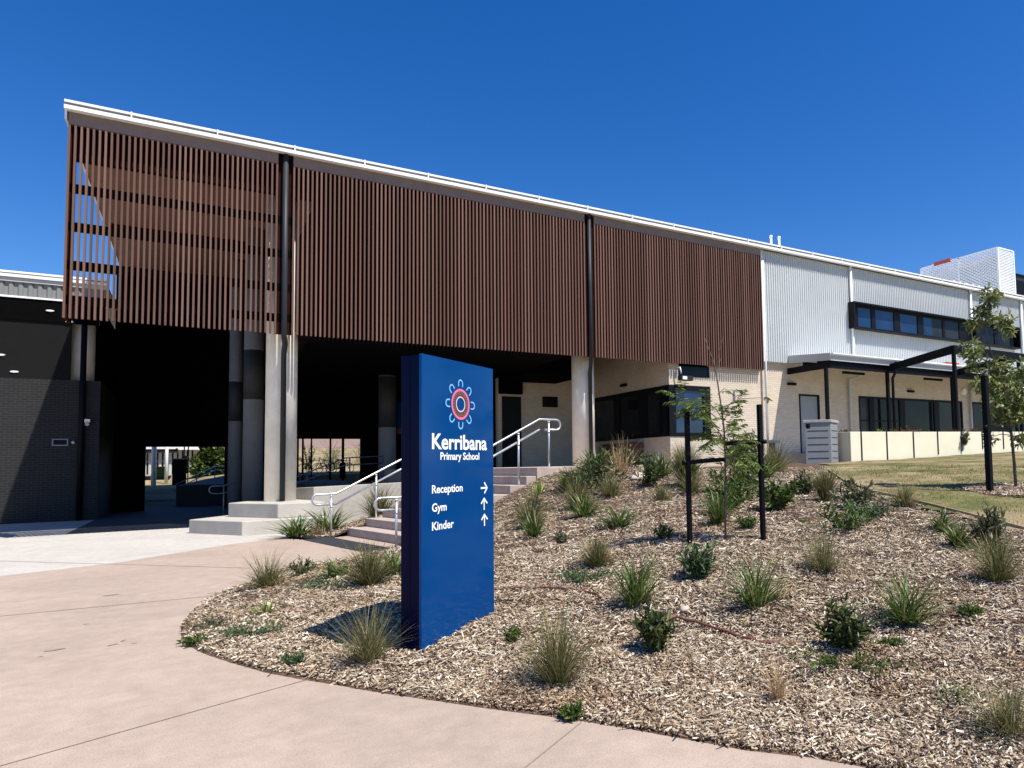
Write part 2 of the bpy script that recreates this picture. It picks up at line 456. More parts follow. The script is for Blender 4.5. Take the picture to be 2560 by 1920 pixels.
# ------------------------------------------------------------------ terrain
EDGE = [(3.32, 14.04), (1.97, 13.08), (1.12, 12.53), (.65, 11.51), (.27, 10.76), (.04, 9.9), (-.09, 8.88), (-.09, 8.36), (-.05, 7.86), (.1, 7.34), (.31, 6.81), (.5, 6.37), (.74, 5.96), (1.2, 5.22), (1.63, 4.59), (1.91, 4.2), (2.19, 3.78), (2.6, 3.06), (2.83, 2.78), (2.97, 2.53), (3.2, 2.15), (3.6, 1.5), (4.1, .7), (4.8, -.4)]
CT = [(x, y, -1.6) for x, y in EDGE]
CT += [(2.4, 14.5, -1.68), (.4, 12.9, -1.68), (-.5, 11, -1.68), (-.9, 8.6, -1.68), (-.4, 6.6, -1.68), (.5, 4.9, -1.68), (1.3, 3.6, -1.68), (2.1, 2.2, -1.68), (3, .6, -1.68)]
CT += [(1.58, 5.82, -1.5), (2.48, 6.56, -1.4), (1.92, 7.92, -1.43), (1.5, 10, -1.42), (2.2, 11.8, -1.4),
       (4.95, 6.7, -1.0), (5.7, 6.4, -.95), (8.9, 7.1, -.62), (8.3, 4.6, -.9), (10.5, 6.3, -.6), (6.2, 3.6, -1.15), (5.2, 2.2, -1.3),
       (3.9, 14.2, -1.45), (4.6, 14.2, -1.15), (5.4, 14.4, -.85), (6.2, 14.6, -.5), (6.9, 14.7, -.25), (7.6, 14.9, -.12),
       (8.6, 16.3, -.08), (10, 18.5, -.07), (11.3, 20.5, -.07), (13, 20.7, -.04), (15, 20.9, -.02), (18, 21, -.02), (20, 20.8, -.05),
       (18, 15.5, -.1), (24, 15.5, .05), (30, 15.5, .2), (38, 15.5, .3), (17.5, 17, -.1), (14, 13, -.2), (11, 14, -.25), (10, 10.5, -.42), (7.5, 10.5, -.6), (4.5, 10.5, -1.05), (14, 8, -.35), (20, 9, -.15), (30, 8, .1), (16, 2, -.7), (25, 0, -.3), (38, 4, .2)]
CT = np.array(CT, float)
def tps(CT, lam=.02):
    P = CT[:, :2]; n = len(P)
    d = np.hypot(P[:, None, 0] - P[None, :, 0], P[:, None, 1] - P[None, :, 1])
    K = np.where(d > 0, d * d * np.log(d + 1e-12), 0) + lam * np.eye(n)
    Pm = np.c_[np.ones(n), P]
    A = np.block([[K, Pm], [Pm.T, np.zeros((3, 3))]])
    return np.linalg.solve(A, np.r_[CT[:, 2], 0, 0, 0])
TW = tps(CT)
def H(x, y):
    x = np.asarray(x, float); y = np.asarray(y, float)
    d = np.hypot(x[..., None] - CT[:, 0], y[..., None] - CT[:, 1])
    U = np.where(d > 0, d * d * np.log(d + 1e-12), 0)
    n = len(CT)
    return U @ TW[:n] + TW[n] + TW[n + 1] * x + TW[n + 2] * y
def h1(x, y):
    return float(H(np.array([x]), np.array([y]))[0])
def inside_poly(x, y, poly):
    r = np.zeros_like(x, bool)
    n = len(poly)
    for i in range(n):
        x0, y0 = poly[i]; x1, y1 = poly[(i + 1) % n]
        c = ((y0 > y) != (y1 > y)) & (x < (x1 - x0) * (y - y0) / (y1 - y0 + 1e-12) + x0)
        r ^= c
    return r
BED = EDGE + [(4.8, -3), (48, -3), (48, 21.3), (1.9, 21.3), (3.2, 14.2)]
def edge_dist(x, y):
    """distance to the path edge polyline"""
    x = np.asarray(x, float); y = np.asarray(y, float)
    best = np.full(x.shape, 1e9)
    for (ax, ay), (bx, by) in zip(EDGE[:-1], EDGE[1:]):
        t = np.clip(((x - ax) * (bx - ax) + (y - ay) * (by - ay)) / ((bx - ax) ** 2 + (by - ay) ** 2), 0, 1)
        best = np.minimum(best, np.hypot(x - ax - t * (bx - ax), y - ay - t * (by - ay)))
    return best
H0 = H
def H(x, y):
    d = edge_dist(x, y)
    ins = inside_poly(x, y, BED)
    base = -1.6 + 0.3 * np.minimum(d, .06) + 0.09 * np.clip(d - .06, 0, 1.2)
    return np.where(ins, np.where(d < 2.5, np.maximum(H0(x, y), base), H0(x, y)), -1.6 - 0.3 * np.minimum(d, .3))
def lumps(x, y):
    return 0.012 * np.sin(x * 5.1 + 1.3 * np.sin(y * 3.7)) + 0.012 * np.sin(y * 6.3 + 1.7 * np.sin(x * 2.9)) + 0.008 * np.sin(x * 13 + y * 9)

# stair frame: PL / PR are the feet of the left and right railings, g climbs, c runs left to right
PL = Vector((2.72, 17.83, -1.6)); PR = Vector((3.37, 14.29, -1.6))
c_ = (PR - PL); WID = c_.length; c_.normalize()
g_ = Vector((-c_.y, c_.x, 0))
def in_stair(x, y):
    dx, dy = x - PL.x, y - PL.y
    s = dx * g_.x + dy * g_.y
    a = dx * c_.x + dy * c_.y
    return (s > 0.02) & (a > -0.2) & (a < WID + 0.12)
def left_of_stair(x, y):
    a = (x - PL.x) * c_.x + (y - PL.y) * c_.y
    return (y > 14.3) & (((x < 3.38) & (y > 14.3)) | (a < 0.0))
LAND = [(6.05, 18.6), (6.55, 14.72), (7.1, 14.9), (8.3, 16.2), (9.8, 18.6), (11.2, 20.9), (15.1, 20.95)]   # outer edge of the landing

PLAT = LAND + [(15.1, 30), (6.05, 30)]
LAWN = [(7.2, 1.5), (8.32, 4.6), (8.91, 6.49), (9.3, 7.6), (10.5, 9.2), (12.64, 11.55), (14.6, 13.2), (16.2, 15.0), (18.0, 15.35), (48, 15.35), (48, -3), (7.0, -3)]

def terrain(name, mat, x0, x1, y0, y1, step, test, zoff=0.0):
    xs = np.arange(x0, x1 + 1e-6, step); ys = np.arange(y0, y1 + 1e-6, step)
    X, Y = np.meshgrid(xs, ys)
    Z = H(X, Y) + lumps(X, Y) * (np.clip(edge_dist(X, Y) * 2, 0, 1) if zoff == 0 else 0.6) + zoff
    nx = len(xs)
    idx = np.arange(X.size).reshape(X.shape)
    q = np.stack([idx[:-1, :-1], idx[:-1, 1:], idx[1:, 1:], idx[1:, :-1]], -1).reshape(-1, 4)
    cx = (X[:-1, :-1] + X[1:, 1:]).ravel() / 2; cy = (Y[:-1, :-1] + Y[1:, 1:]).ravel() / 2
    keep = test(cx, cy)
    q = q[keep]
    used = np.unique(q)
    remap = -np.ones(X.size, int); remap[used] = np.arange(len(used))
    V = np.stack([X.ravel(), Y.ravel(), Z.ravel()], 1)[used]
    return npmesh(name, V, remap[q], mat, True)

EDGE_F = EDGE
bedtest = lambda x, y: (inside_poly(x, y, BED) | (edge_dist(x, y) < .12)) & ~in_stair(x, y) & ~inside_poly(x, y, PLAT) & (y < 21.3) & ~left_of_stair(x, y) & ~((x > 18.05) & (y > 15.55))
o = terrain('mulch_bed', 'soil', -0.6, 18.4, -3.0, 21.3, 0.07, lambda x, y: bedtest(x, y) & ~inside_poly(x, y, LAWN))
struct(o, 'raised garden bed of wood chip mulch beside the curved path', 'garden bed')
o = terrain('lawn', 'lawn', 6.6, 48, -3.0, 21.4, 0.2, lambda x, y: inside_poly(x, y, [(a - (0.12 if i < 8 else 0), b) for i, (a, b) in enumerate(LAWN)]) & ~((x > 18.05) & (y > 15.55)), 0.03)
struct(o, 'patchy dry lawn below the cream retaining wall', 'lawn')

# wood chips: loose pieces lying on the soil
def chips(xs, ys, lmin, lmax, zs, tilt=0.7):
    n = len(xs)
    L = lmin + (lmax - lmin) * rng.random(n) ** 2.2
    Wd = L * (0.10 + 0.22 * rng.random(n)); Wd = np.clip(Wd, 0.004, 0.017) * np.where(L > .13, .75, 1)
    T = 0.002 + 0.005 * rng.random(n)
    a = rng.random(n) * 2 * np.pi
    p = rng.normal(0, tilt * 0.5, n); r = rng.normal(0, tilt, n)
    u = np.stack([np.cos(a) * np.cos(p), np.sin(a) * np.cos(p), np.sin(p)], 1)
    s = np.stack([-np.sin(a), np.cos(a), np.zeros(n)], 1)
    w = np.cross(u, s)
    v = s * np.cos(r)[:, None] + w * np.sin(r)[:, None]
    w = np.cross(u, v)
    c = np.stack([xs, ys, zs], 1)
    V = np.empty((n, 8, 3))
    sg = [(-1, -1, -1), (1, -.7, -1), (1, .5, -1), (-1, 1, -1), (-.94, -1, 1), (.9, -.6, 1), (.95, .5, 1), (-1, .8, 1)]
    for k, (i, j, l) in enumerate(sg):
        V[:, k] = c + u * (i * L / 2)[:, None] + v * (j * Wd / 2)[:, None] + w * (l * T / 2)[:, None]
    base = np.arange(n)[:, None, None] * 8
    F = np.array([(4, 5, 6, 7), (0, 3, 2, 1), (0, 1, 5, 4), (1, 2, 6, 5), (2, 3, 7, 6), (3, 0, 4, 7)])[None]
    return V.reshape(-1, 3), (base + F).reshape(-1, 4)

def scatter(n, x0, x1, y0, y1, dens):
    x = x0 + (x1 - x0) * rng.random(n); y = y0 + (y1 - y0) * rng.random(n)
    ok = dens(x, y)
    x, y = x[ok], y[ok]
    ed = edge_dist(x, y)
    h = H(x, y) + lumps(x, y) * np.clip(ed * 2, 0, 1)
    ok = bedtest(x, y) & ~inside_poly(x, y, LAWN) & inside_poly(x, y, BED) & ((ed > 0.025) | (rng.random(len(x)) < 0.15))
    return x[ok], y[ok], h[ok]
VV, QQ, off = [], [], 0
for (n, dlo, dhi, lmin, lmax, zr) in ((470000, 2.0, 5.6, .010, .066, .026), (430000, 5.6, 9.5, .014, .074, .026), (280000, 9.5, 19.0, .022, .09, .024)):
    R2 = dhi
    x, y, h = scatter(n, -0.3, min(R2, 17), 1.2, min(R2 + 1, 19), lambda x, y: (np.hypot(x, y) >= dlo) & (np.hypot(x, y) < dhi) & (y > 0.28 * x - 0.6))
    V, Q = chips(x, y, lmin, lmax, h + 0.004 + zr * rng.random(len(x)) ** 1.5)
    VV.append(V); QQ.append(Q + off); off += len(V)
# longer sticks lying in the mulch
x, y, h = scatter(5200, -0.2, 12, 1.2, 13, lambda x, y: (np.hypot(x, y) < 13) & (y > 0.28 * x - 0.6))
V, Q = chips(x, y, .09, .30, h + 0.022, 0.3)
VV.append(V); QQ.append(Q + off); off += len(V)
# garden bed left of the stairs
BED2 = [(1.95, 18.35), (2.72, 17.72), (3.1, 17.98), (6.0, 18.7), (6.0, 22.0), (2.95, 21.6)]
def bed2_h(x, y):
    s = (x - PL.x) * g_.x + (y - PL.y) * g_.y
    d = (x - PL.x) * -c_.x + (y - PL.y) * -c_.y
    return -1.585 + np.clip(s, 0, 5) * 0.27 - np.clip(d, 0, 4) * 0.13 * np.clip(s, 0, 1)
x = 1.9 + 4.2 * rng.random(22000); y = 17.7 + 4.2 * rng.random(22000)
ok = inside_poly(x, y, BED2); x, y = x[ok], y[ok]
V, Q = chips(x, y, .04, .14, bed2_h(x, y) + 0.035)
VV.append(V); QQ.append(Q + off); off += len(V)
# mulch ring round the staked tree in the lawn
a = rng.random(5000) * 2 * np.pi; r = 0.95 * np.sqrt(rng.random(5000))
x = 11.25 + r * np.cos(a); y = 6.25 + r * np.sin(a) * 0.8
V, Q = chips(x, y, .03, .11, H(x, y) + 0.055)
VV.append(V); QQ.append(Q + off); off += len(V)
o = npmesh('wood_chips', np.concatenate(VV), np.concatenate(QQ), 'chip')
tag(o, 'loose pale and brown wood chip mulch covering the garden bed', 'mulch', kind='stuff')

gx, gy = np.meshgrid(np.linspace(1.9, 6.1, 70), np.linspace(17.65, 22.0, 70))
idx = np.arange(gx.size).reshape(gx.shape)
q = np.stack([idx[:-1, :-1], idx[:-1, 1:], idx[1:, 1:], idx[1:, :-1]], -1).reshape(-1, 4)
cx, cy = gx.ravel()[q].mean(1), gy.ravel()[q].mean(1)
o = npmesh('mulch_bed', np.stack([gx.ravel(), gy.ravel(), bed2_h(gx, gy).ravel()], 1), q[inside_poly(cx, cy, [(1.9, 18.3), (2.7, 17.7), (3.15, 17.9), (6.1, 18.65), (6.1, 22.1), (2.9, 21.7)])], 'soil', True)
struct(o, 'small mulched bed between the concrete wall and the left stair railing', 'garden bed')

a = np.linspace(0, 2 * np.pi, 33)[:-1]
ring = np.stack([11.25 + 1.0 * np.cos(a), 6.25 + 0.8 * np.sin(a)], 1)
V = np.array([(11.25, 6.25, h1(11.25, 6.25) + 0.07)] + [(px, py, h1(px, py) + 0.036) for px, py in ring])
o = npmesh('mulch_ring', V, np.array([(0, 1 + k, 1 + (k + 1) % 32) for k in range(32)]), 'soil', True)
struct(o, 'round mulched patch at the foot of the tree in the lawn', 'garden bed')

# lawn blades
x = 8 + 14 * rng.random(60000); y = 2.5 + 13 * rng.random(60000)
ok = inside_poly(x, y, LAWN) & (np.hypot(x, y) < 19) & (y > 0.3 * x - 0.6) & (np.hypot((x - 11.25) / 1.0, (y - 6.25) / 0.8) > 1.0)
x, y = x[ok], y[ok]; n = len(x); z = H(x, y) + 0.02
a = rng.random(n) * 6.283; L = 0.015 + 0.035 * rng.random(n); le = rng.normal(0, 0.5, n)
dx, dy = np.cos(a), np.sin(a)
V = np.empty((n, 3, 3))
V[:, 0] = np.stack([x - dy * .007, y + dx * .007, z], 1)
V[:, 1] = np.stack([x + dy * .007, y - dx * .007, z], 1)
V[:, 2] = np.stack([x + dx * L * np.sin(le), y + dy * L * np.sin(le), z + L * np.cos(le)], 1)
o = npmesh('lawn_grass', V.reshape(-1, 3), np.arange(n * 3).reshape(-1, 3), 'lawn_blade')
tag(o, 'short patchy green and straw grass growing on the lawn', 'grass', kind='stuff')

# ------------------------------------------------------------------ ground sheets
def sheet(name, poly, z, mat, label, cat):
    mb = MB()
    mb.add([(x, y, z) for x, y in poly], [tuple(range(len(poly)))])
    return struct(mb.build(name, mat), label, cat)
# one ground sheet to the horizon (rises gently behind the school)
xs = np.array([-900, -300, -120, -60, -30, -16, -8, -4, -2, -0.8, 0.6, 2, 4, 6, 9, 14, 20, 30, 48, 90, 200, 400, 900.])
ys = np.array([-300, -60, -20, -6, 6, 14, 22, 30, 38, 41, 43, 46, 50, 55, 60, 72, 90, 120, 160, 240, 400, 900, 2000.])
X, Y = np.meshgrid(xs, ys)
t = np.clip((Y - 41.5) / 18, 0, 1)
lowz = -1.45 + t * 1.3; highz = -0.32 + t * 0.3
b = np.clip((X + 0.8) / 2.6, 0, 1)
Z = np.where(Y < 41.2, -1.64, lowz * (1 - b) + highz * b)
Z = Z + np.where(Y > 60, np.clip((Y - 60) / 60, 0, 2.2) * 2.7, 0)
idx = np.arange(X.size).reshape(X.shape)
q = np.stack([idx[:-1, :-1], idx[:-1, 1:], idx[1:, 1:], idx[1:, :-1]], -1).reshape(-1, 4)
o = npmesh('ground', np.stack([X.ravel(), Y.ravel(), Z.ravel()], 1), q, 'dry_field', False)
struct(o, 'dry grassy ground reaching to the far hills', 'ground')

edge_in = [(x + 0.25, y) for x, y in EDGE]
pink = [(-30, -12), (30, -12), (30, -4)] + [(x + 0.35, y) for x, y in reversed(EDGE)] + [(3.6, 14.4), (3.6, 17.9), (2.72, 17.95), (2.35, 17.35), (1.75, 18.5), (.77, 17.95), (-.22, 16.81), (-1.11, 15.73), (-2.6, 15.0), (-6.5, 14.1), (-30, 11)]
sheet('pink_path', pink, -1.6, 'pink_path', 'pink exposed concrete path curving round the garden bed', 'path')
apron = [(-30, 11), (-6.5, 14.1), (-2.6, 15.0), (-1.11, 15.73), (-.22, 16.81), (.77, 17.95), (1.75, 18.5), (2.2, 18.6), (3.2, 21.9), (3.2, 24.2), (-2.8, 24.2), (-2.8, 31.2), (-30, 31.2)]
sheet('concrete_apron', apron, -1.604, 'white_path', 'pale concrete paving in front of the dark brick building', 'path')
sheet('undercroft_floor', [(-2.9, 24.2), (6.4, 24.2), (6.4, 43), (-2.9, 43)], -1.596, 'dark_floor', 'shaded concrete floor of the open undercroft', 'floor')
def joint(name, a, b, w, z, mat, label):
    a, b = Vector((*a, z)), Vector((*b, z))
    n = (b - a).normalized().cross(Vector((0, 0, 1))) * w / 2
    return struct(MB().add([a - n, b - n, b + n, a + n], [(0, 1, 2, 3)]).build(name, mat), label, 'joint')
joint('path_joint', (-3.2, 17.8), (0.80, 13.24), .02, -1.596, 'joint', 'saw cut across the far end of the pink path')
joint('path_joint', (-6, 10.9), (0.22, 10.64), .02, -1.596, 'joint', 'saw cut across the path near its widest curve')
joint('path_joint', (-6, 3.0), (0.85, 6.0), .010, -1.596, 'joint', 'long saw cut running over the front of the path')
joint('path_joint', (-2.5, .6), (2.05, 3.95), .010, -1.596, 'joint', 'short saw cut at the bottom centre of the path')
# faint worn marks on the path
mk = MB()
for (px, py, L, an) in ((-1.9, 6.2, .2, 1.0), (.2, 4.2, .12, .4), (-.9, 11.6, .18, .2), (1.1, 2.9, .1, 1.4), (-1.05, 8.35, .16, .2), (-.62, 8.25, .1, .5), (-.55, 8.38, .07, 1.2), (-.45, 8.2, .05, .3), (-1.12, 8.12, .05, .1), (-.95, 9.55, .06, 0)):
    w = L * .3
    mk.disc((px, py, -1.5955), (math.cos(an), math.sin(an), 0), (-math.sin(an) * .35, math.cos(an) * .35, 0), L * .5, 9)
struct(mk.build('path_stain', 'crack'), 'small dark worn marks on the pink path left of the bed', 'stain')

# tactile pad at the foot of the stairs
tp = MB()
P0 = PL + g_ * -0.62 + c_ * 0.05
tp.obox(P0 + Vector((0, 0, 0.003)), g_ * 0.62, c_ * (WID - 0.1), (0, 0, 0.012))
for i in range(10):
    for j in range(56):
        p = P0 + g_ * (0.04 + i * 0.06) + c_ * (0.05 + j * 0.061)
        tp.disc(p + Vector((0, 0, 0.0155)), g_, c_, 0.017, 6, (0, 0, 0.006))
tag(tp.build('tactile_pad', 'tactile'), 'dark grey tactile warning pad at the foot of the stairs', 'tactile pad')

# ------------------------------------------------------------------ stairs and landing
RISE, GO, NST = 0.194, 0.43, 8
st = MB()
for k in range(NST):
    s0 = 0.43 + GO * k
    z1 = -1.6 + RISE * (k + 1) - (0.002 if k == NST - 1 else 0)
    p = PL + g_ * s0 + c_ * -0.12
    depth = GO + 0.01 if k < NST - 1 else 0.6
    st.obox((p.x, p.y, -1.66), g_ * depth, c_ * (WID + 0.22), (0, 0, z1 + 1.66))
struct(st.build('stairs', 'stair', bevel=0.012), 'pink concrete stairs climbing between two galvanised railings', 'stairs')
ld = MB()
ld.prism([(6.05, 18.75), (6.62, 14.75), (7.1, 14.9), (8.3, 16.2), (9.8, 18.6), (11.2, 20.9), (15.6, 20.95), (15.6, 27.4), (6.05, 27.4)], -0.5, -0.05)
struct(ld.build('landing', 'stair'), 'raised concrete landing at the top of the stairs', 'landing')
sl_ = MB()
sl_.prism([(3.0, 22.25), (6.05, 22.25), (6.05, 42), (3.6, 42), (3.6, 24), (2.75, 23.5)], -1.6, -0.56)
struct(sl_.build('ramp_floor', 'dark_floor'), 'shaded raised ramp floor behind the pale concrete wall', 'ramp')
rw = MB()
rw.prism([(2.9, 22.0), (6.3, 22.0), (6.3, 22.22), (3.0, 22.22), (2.62, 23.6), (2.42, 23.55)], -1.62, [-.5, -.42, -.42, -.5, -.55, -.55])
tag(rw.build('concrete_wall', 'concrete_wall', bevel=0.012), 'low pale concrete wall behind the grasses left of the stairs', 'wall')
# seat blocks
sb = MB().prism([(1.02, 20.03), (3.0, 20.03), (3.0, 23.4), (1.25, 23.8), (-.10, 21.92)], -1.62, -1.25)
tag(sb.build('concrete_block', 'concrete_wall', bevel=0.02), 'lower and wider of the two stacked concrete blocks under the front column', 'concrete block')
sb = MB().prism([(1.85, 20.5), (2.98, 20.5), (2.9, 22.0), (2.42, 23.5), (1.55, 23.6), (.80, 22.3)], -1.25, -0.87)
tag(sb.build('concrete_block', 'concrete_wall', bevel=0.02), 'upper concrete block with the front column standing on it', 'concrete block')

# ------------------------------------------------------------------ railings
def arc(c, u, v, r, a0, a1, n=9):
    c, u, v = Vector(c), Vector(u), Vector(v)
    return [c + u * (math.cos(a0 + (a1 - a0) * i / n) * r) + v * (math.sin(a0 + (a1 - a0) * i / n) * r) for i in range(n + 1)]
Zv = Vector((0, 0, 1))
def stair_rail(base, label, posts):
    t = thing('stair_railing', label, 'railing', base)
    sl0 = RISE / GO
    def P(s, z): return base + g_ * s + Zv * z
    zt, zb, rr = 1.02, 0.78, 0.12
    Stop = 3.45
    def line(h0):
        return h0
    top_end = P(Stop + .12, 1.55 + 1.13)
    # one looped rail: top run, end loops, lower run
    pts = [P(0.12, zt)] + [P(Stop, 1.55 + zt + .1)]
    up_z, lo_z = 1.55 + zt + .1, 1.55 + zb + .1
    loop = [P(0.12, zb)] + [P(-0.28, zb)] + arc(P(-0.30, (zt + zb) / 2), -g_, Zv, rr, -math.pi / 2, math.pi / 2) + [P(-0.28, zt), P(0.12, zt), P(Stop, up_z), P(Stop + .45, up_z)] + arc(P(Stop + .48, (up_z + lo_z) / 2), g_, Zv, rr, math.pi / 2, -math.pi / 2) + [P(Stop + .15, lo_z)]
    MB().tube(loop, 0.025, 10).build('handrail', 'galv', t)
    MB().tube([P(0.12, zb), P(Stop, lo_z)], 0.025, 10).build('lower_rail', 'galv', t)
    for s in posts:
        zb0 = 0 if s < .43 else min(1.545, RISE * (math.floor((s - 0.43) / GO) + 1))
        if s < 0.2:
            ztop = zt - .06
        else:
            ztop = min(up_z, zt + (s - .12) * (up_z - zt) / (Stop - .12)) - .06
        side = c_ * 0.035
        post = MB().tube([P(s, zb0) + side, P(s, ztop) + side], 0.024, 10)
        post.disc(P(s, zb0 + .001) + side, g_, c_, 0.06, 14, (0, 0, .012))
        po = post.build('post', 'galv', t)
        for dz in (0.055, -0.19):
            br = MB()
            br.tube([P(s, ztop + dz - .05) + side, P(s, ztop + dz - .02) + side * -.6, P(s, ztop + dz) + side * -.9], 0.013, 6)
            br.ball(P(s, ztop + dz - .05) + side * 1.4, 0.025, 6)
            br.build('bracket', 'galv', po)
    return t
stair_rail(PL, 'galvanised looped railing on the far left side of the stairs', (0.0, 1.07, 2.2, 3.62))
stair_rail(PR, 'galvanised looped railing on the right of the stairs, half hidden by the blue sign', (0.0, 1.2, 2.85, 3.69))

# dim railings inside the undercroft
t = thing('ramp_railing', 'dim steel railing running up the ramp under the building', 'railing', (3.0, 27, -.56))
MB().tube([(2.6, 27, -.42), (2.95, 27, -.26), (4.6, 27, .40), (6.0, 27.2, .46)], 0.022, 8).build('handrail', 'dark_rail', t)
MB().tube([(2.6, 27, -.66), (2.95, 27, -.50), (4.6, 27, .14), (6.0, 27.2, .2)], 0.022, 8).build('lower_rail', 'dark_rail', t)
for px, pz in ((3.35, -.12), (4.75, .4), (5.9, .44)):
    MB().tube([(px, 27, -.56), (px, 27, pz)], 0.024, 8).build('post', 'dark_rail', t)
t = thing('loop_railing', 'small dim looped rail end beside the concrete blocks', 'railing', (.8, 26, -1.6))
lp = [(1.2, 26.2, -.35), (.75, 26, -.46)] + [tuple(p) for p in arc((.52, 26, -.58), (-1, 0, 0), (0, 0, 1), .12, math.pi / 2, -math.pi / 2)] + [(.75, 26, -.70), (1.2, 26.2, -.6)]
MB().tube(lp, 0.02, 8).build('handrail', 'dark_rail', t)
MB().tube([(.8, 26, -1.6), (.8, 26, -.46)], 0.022, 8).build('post', 'dark_rail', t)

# ------------------------------------------------------------------ main school building
YS = 21.2       # front face of slats
YW = 21.50      # brick face behind
YC = 21.33      # white cladding, nearly flush with the slats
Z0, Z1 = 3.74, 8.50
bld = thing('school_building', 'long two storey school building with brown slat screen, white cladding and cream brick', 'building', (8, 21.4, -.05))
def screen(x0, x1):
    mb = MB()
    n = int(round((x1 - x0 - .047) / 0.117))
    for k in range(n + 1):
        x = x0 + (x1 - x0 - .047) * k / n
        mb.box(x, YS, Z0, x + 0.047, YS + 0.09, Z1)
    o = mb.build('slat_screen', 'slat', bld)
    MB().box(x0, YS + 0.0, Z1 - .001, x1, YS + .10, 8.80).build('top_rail', 'slat_frame', o)
    return o
s1 = screen(-2.73, 1.82)
s2 = screen(2.20, 11.42)
s3 = screen(11.80, 19.68)
MB().box(-2.70, YS + .3, 7.75, 2.75, YS + .5, 8.6).build('header_beam', 'back_wall', s1)
for z in (4.2, 5.05, 6.0, 6.95):
    MB().box(-2.70, YS + .095, z - .11, 2.2, YS + .17, z + .11).build('girt', 'void', s1)
MB().box(-2.72, YS + .095, Z0, -2.66, YS + .9, 8.6).build('end_post', 'back_wall', s1)
MB().box(1.82, YS + .10, Z0, 2.2, YS + .16, 8.78).build('backing_strip', 'back_wall', s1)
MB().box(11.42, YS + .06, Z0, 11.80, YS + .10, 8.78).build('backing_strip', 'back_wall', s2)
# upper floor lining behind the slats, end wall, soffit
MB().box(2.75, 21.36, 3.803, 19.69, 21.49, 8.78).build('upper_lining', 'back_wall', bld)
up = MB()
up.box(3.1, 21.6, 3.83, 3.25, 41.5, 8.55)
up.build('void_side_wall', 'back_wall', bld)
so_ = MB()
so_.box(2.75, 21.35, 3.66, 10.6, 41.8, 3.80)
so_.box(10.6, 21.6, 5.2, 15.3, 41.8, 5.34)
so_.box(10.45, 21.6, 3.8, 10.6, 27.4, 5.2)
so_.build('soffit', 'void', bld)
# roof with raked edge, ceiling seen through the first slat bay
MB().box(-2.75, YS + .11, 8.62, 3.1, 46, 8.66).build('ceiling', 'ceiling', bld)
MB().box(-2.78, YS + .0, 8.95, 46, 46, 9.02).build('roof', 'white_metal', bld)
MB().box(-2.80, YS - .04, 8.60, -2.755, 46, 8.93).build('barge_board', 'white_metal', bld)
cbm = MB()
cbm.box(-2.6, 29.6, 8.30, 3.1, 29.8, 8.62)
cbm.build('ceiling_beam', 'back_wall', bld)
# gutter: two bright lips with a grey valley between
gt = MB()
gt.box(-2.80, YS - .14, 8.98, 46, YS + .0, 9.035)
gt.build('gutter_lip', 'white_metal', bld)
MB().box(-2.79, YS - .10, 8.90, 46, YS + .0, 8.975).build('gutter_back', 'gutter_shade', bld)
gb = MB()
gb.prism([(-2.80, YS - .17), (46, YS - .17), (46, YS), (-2.80, YS)], 8.80, 8.895)
gb.build('gutter', 'white_metal', bld)
for x in np.arange(-1.5, 44, 1.85):
    MB().box(x, YS - .178, 8.79, x + .03, YS - .05, 9.04).build('gutter_bracket', 'white_metal', bld)
# white corrugated cladding on the right
def corrug(x0, x1, z0, z1, y, pitch=0.13, d=0.035):
    n = int((x1 - x0) / pitch)
    mb = MB()
    prof = []
    for k in range(n):
        x = x0 + k * pitch
        for fx, fy in ((0, 0), (.32, 0), (.5, -1), (.82, -1)):
            prof.append((x + fx * pitch, y + fy * d))
    prof.append((x1, y))
    vs = [(px, py, z0) for px, py in prof] + [(px, py, z1) for px, py in prof]
    m = len(prof)
    mb.add(vs, [(i, i + 1, m + i + 1, m + i) for i in range(m - 1)])
    return mb
corrug(19.74, 46, 4.12, 8.79, YC).build('metal_cladding', 'white_clad', bld)
MB().box(19.70, YC + .01, 4.1, 46, YC + .3, 8.79).build('cladding_backing', 'grey_metal', bld)
MB().box(19.70, YC - .05, 4.1, 19.80, YC + .005, 8.79).build('corner_flashing', 'white_metal', bld)
# cream brick ground floor with its reception corner
ZS, ZH = 1.0, 2.95         # sill and head of the reception window
bw = MB()
bw.box(15.1, YW, -.3, 17.05, YW + .22, ZS)
bw.box(15.1, YW, ZH, 15.56, YW + .22, 5.2)
bw.box(15.56, YW, ZH, 17.03, YW + .22, 3.30)
bw.box(17.03, YW, ZS, 21.9, YW + .22, 4.1)
bw.box(17.05, YW, -.3, 21.9, YW + .22, ZS)
bw.box(15.56, YW + .1, 3.30, 17.03, YW + .22, 3.72)
bw.box(21.9, YW, 2.85, 23.15, YW + .22, 4.1)
bw.box(23.15, YW, -.3, 25.7, YW + .22, 4.1)
bw.box(25.7, YW, 2.9, 33.7, YW + .22, 4.1)
bw.box(33.7, YW, -.3, 34.55, YW + .22, 4.1)
bw.box(34.55, YW, 2.9, 46, YW + .22, 4.1)
bw.box(25.7, YW, -.3, 33.7, YW + .22, 0.3)
bw.box(34.55, YW, -.3, 46, YW + .22, 0.3)
# return wall running back under the slats
bw.box(15.1, YW + .22, -.3, 15.32, 27.45, ZS)
bw.box(15.1, YW + .22, ZH, 15.32, 27.45, 5.2)
bw.build('brick_wall', 'cream_brick', bld)
MB().box(10.58, 27.45, -.05, 15.32, 27.7, 5.2).build('entry_wall', 'cream_brick', bld)
MB().box(15.3, 27.45, -.3, 46, 27.7, 8.6).build('rear_wall', 'back_wall', bld)
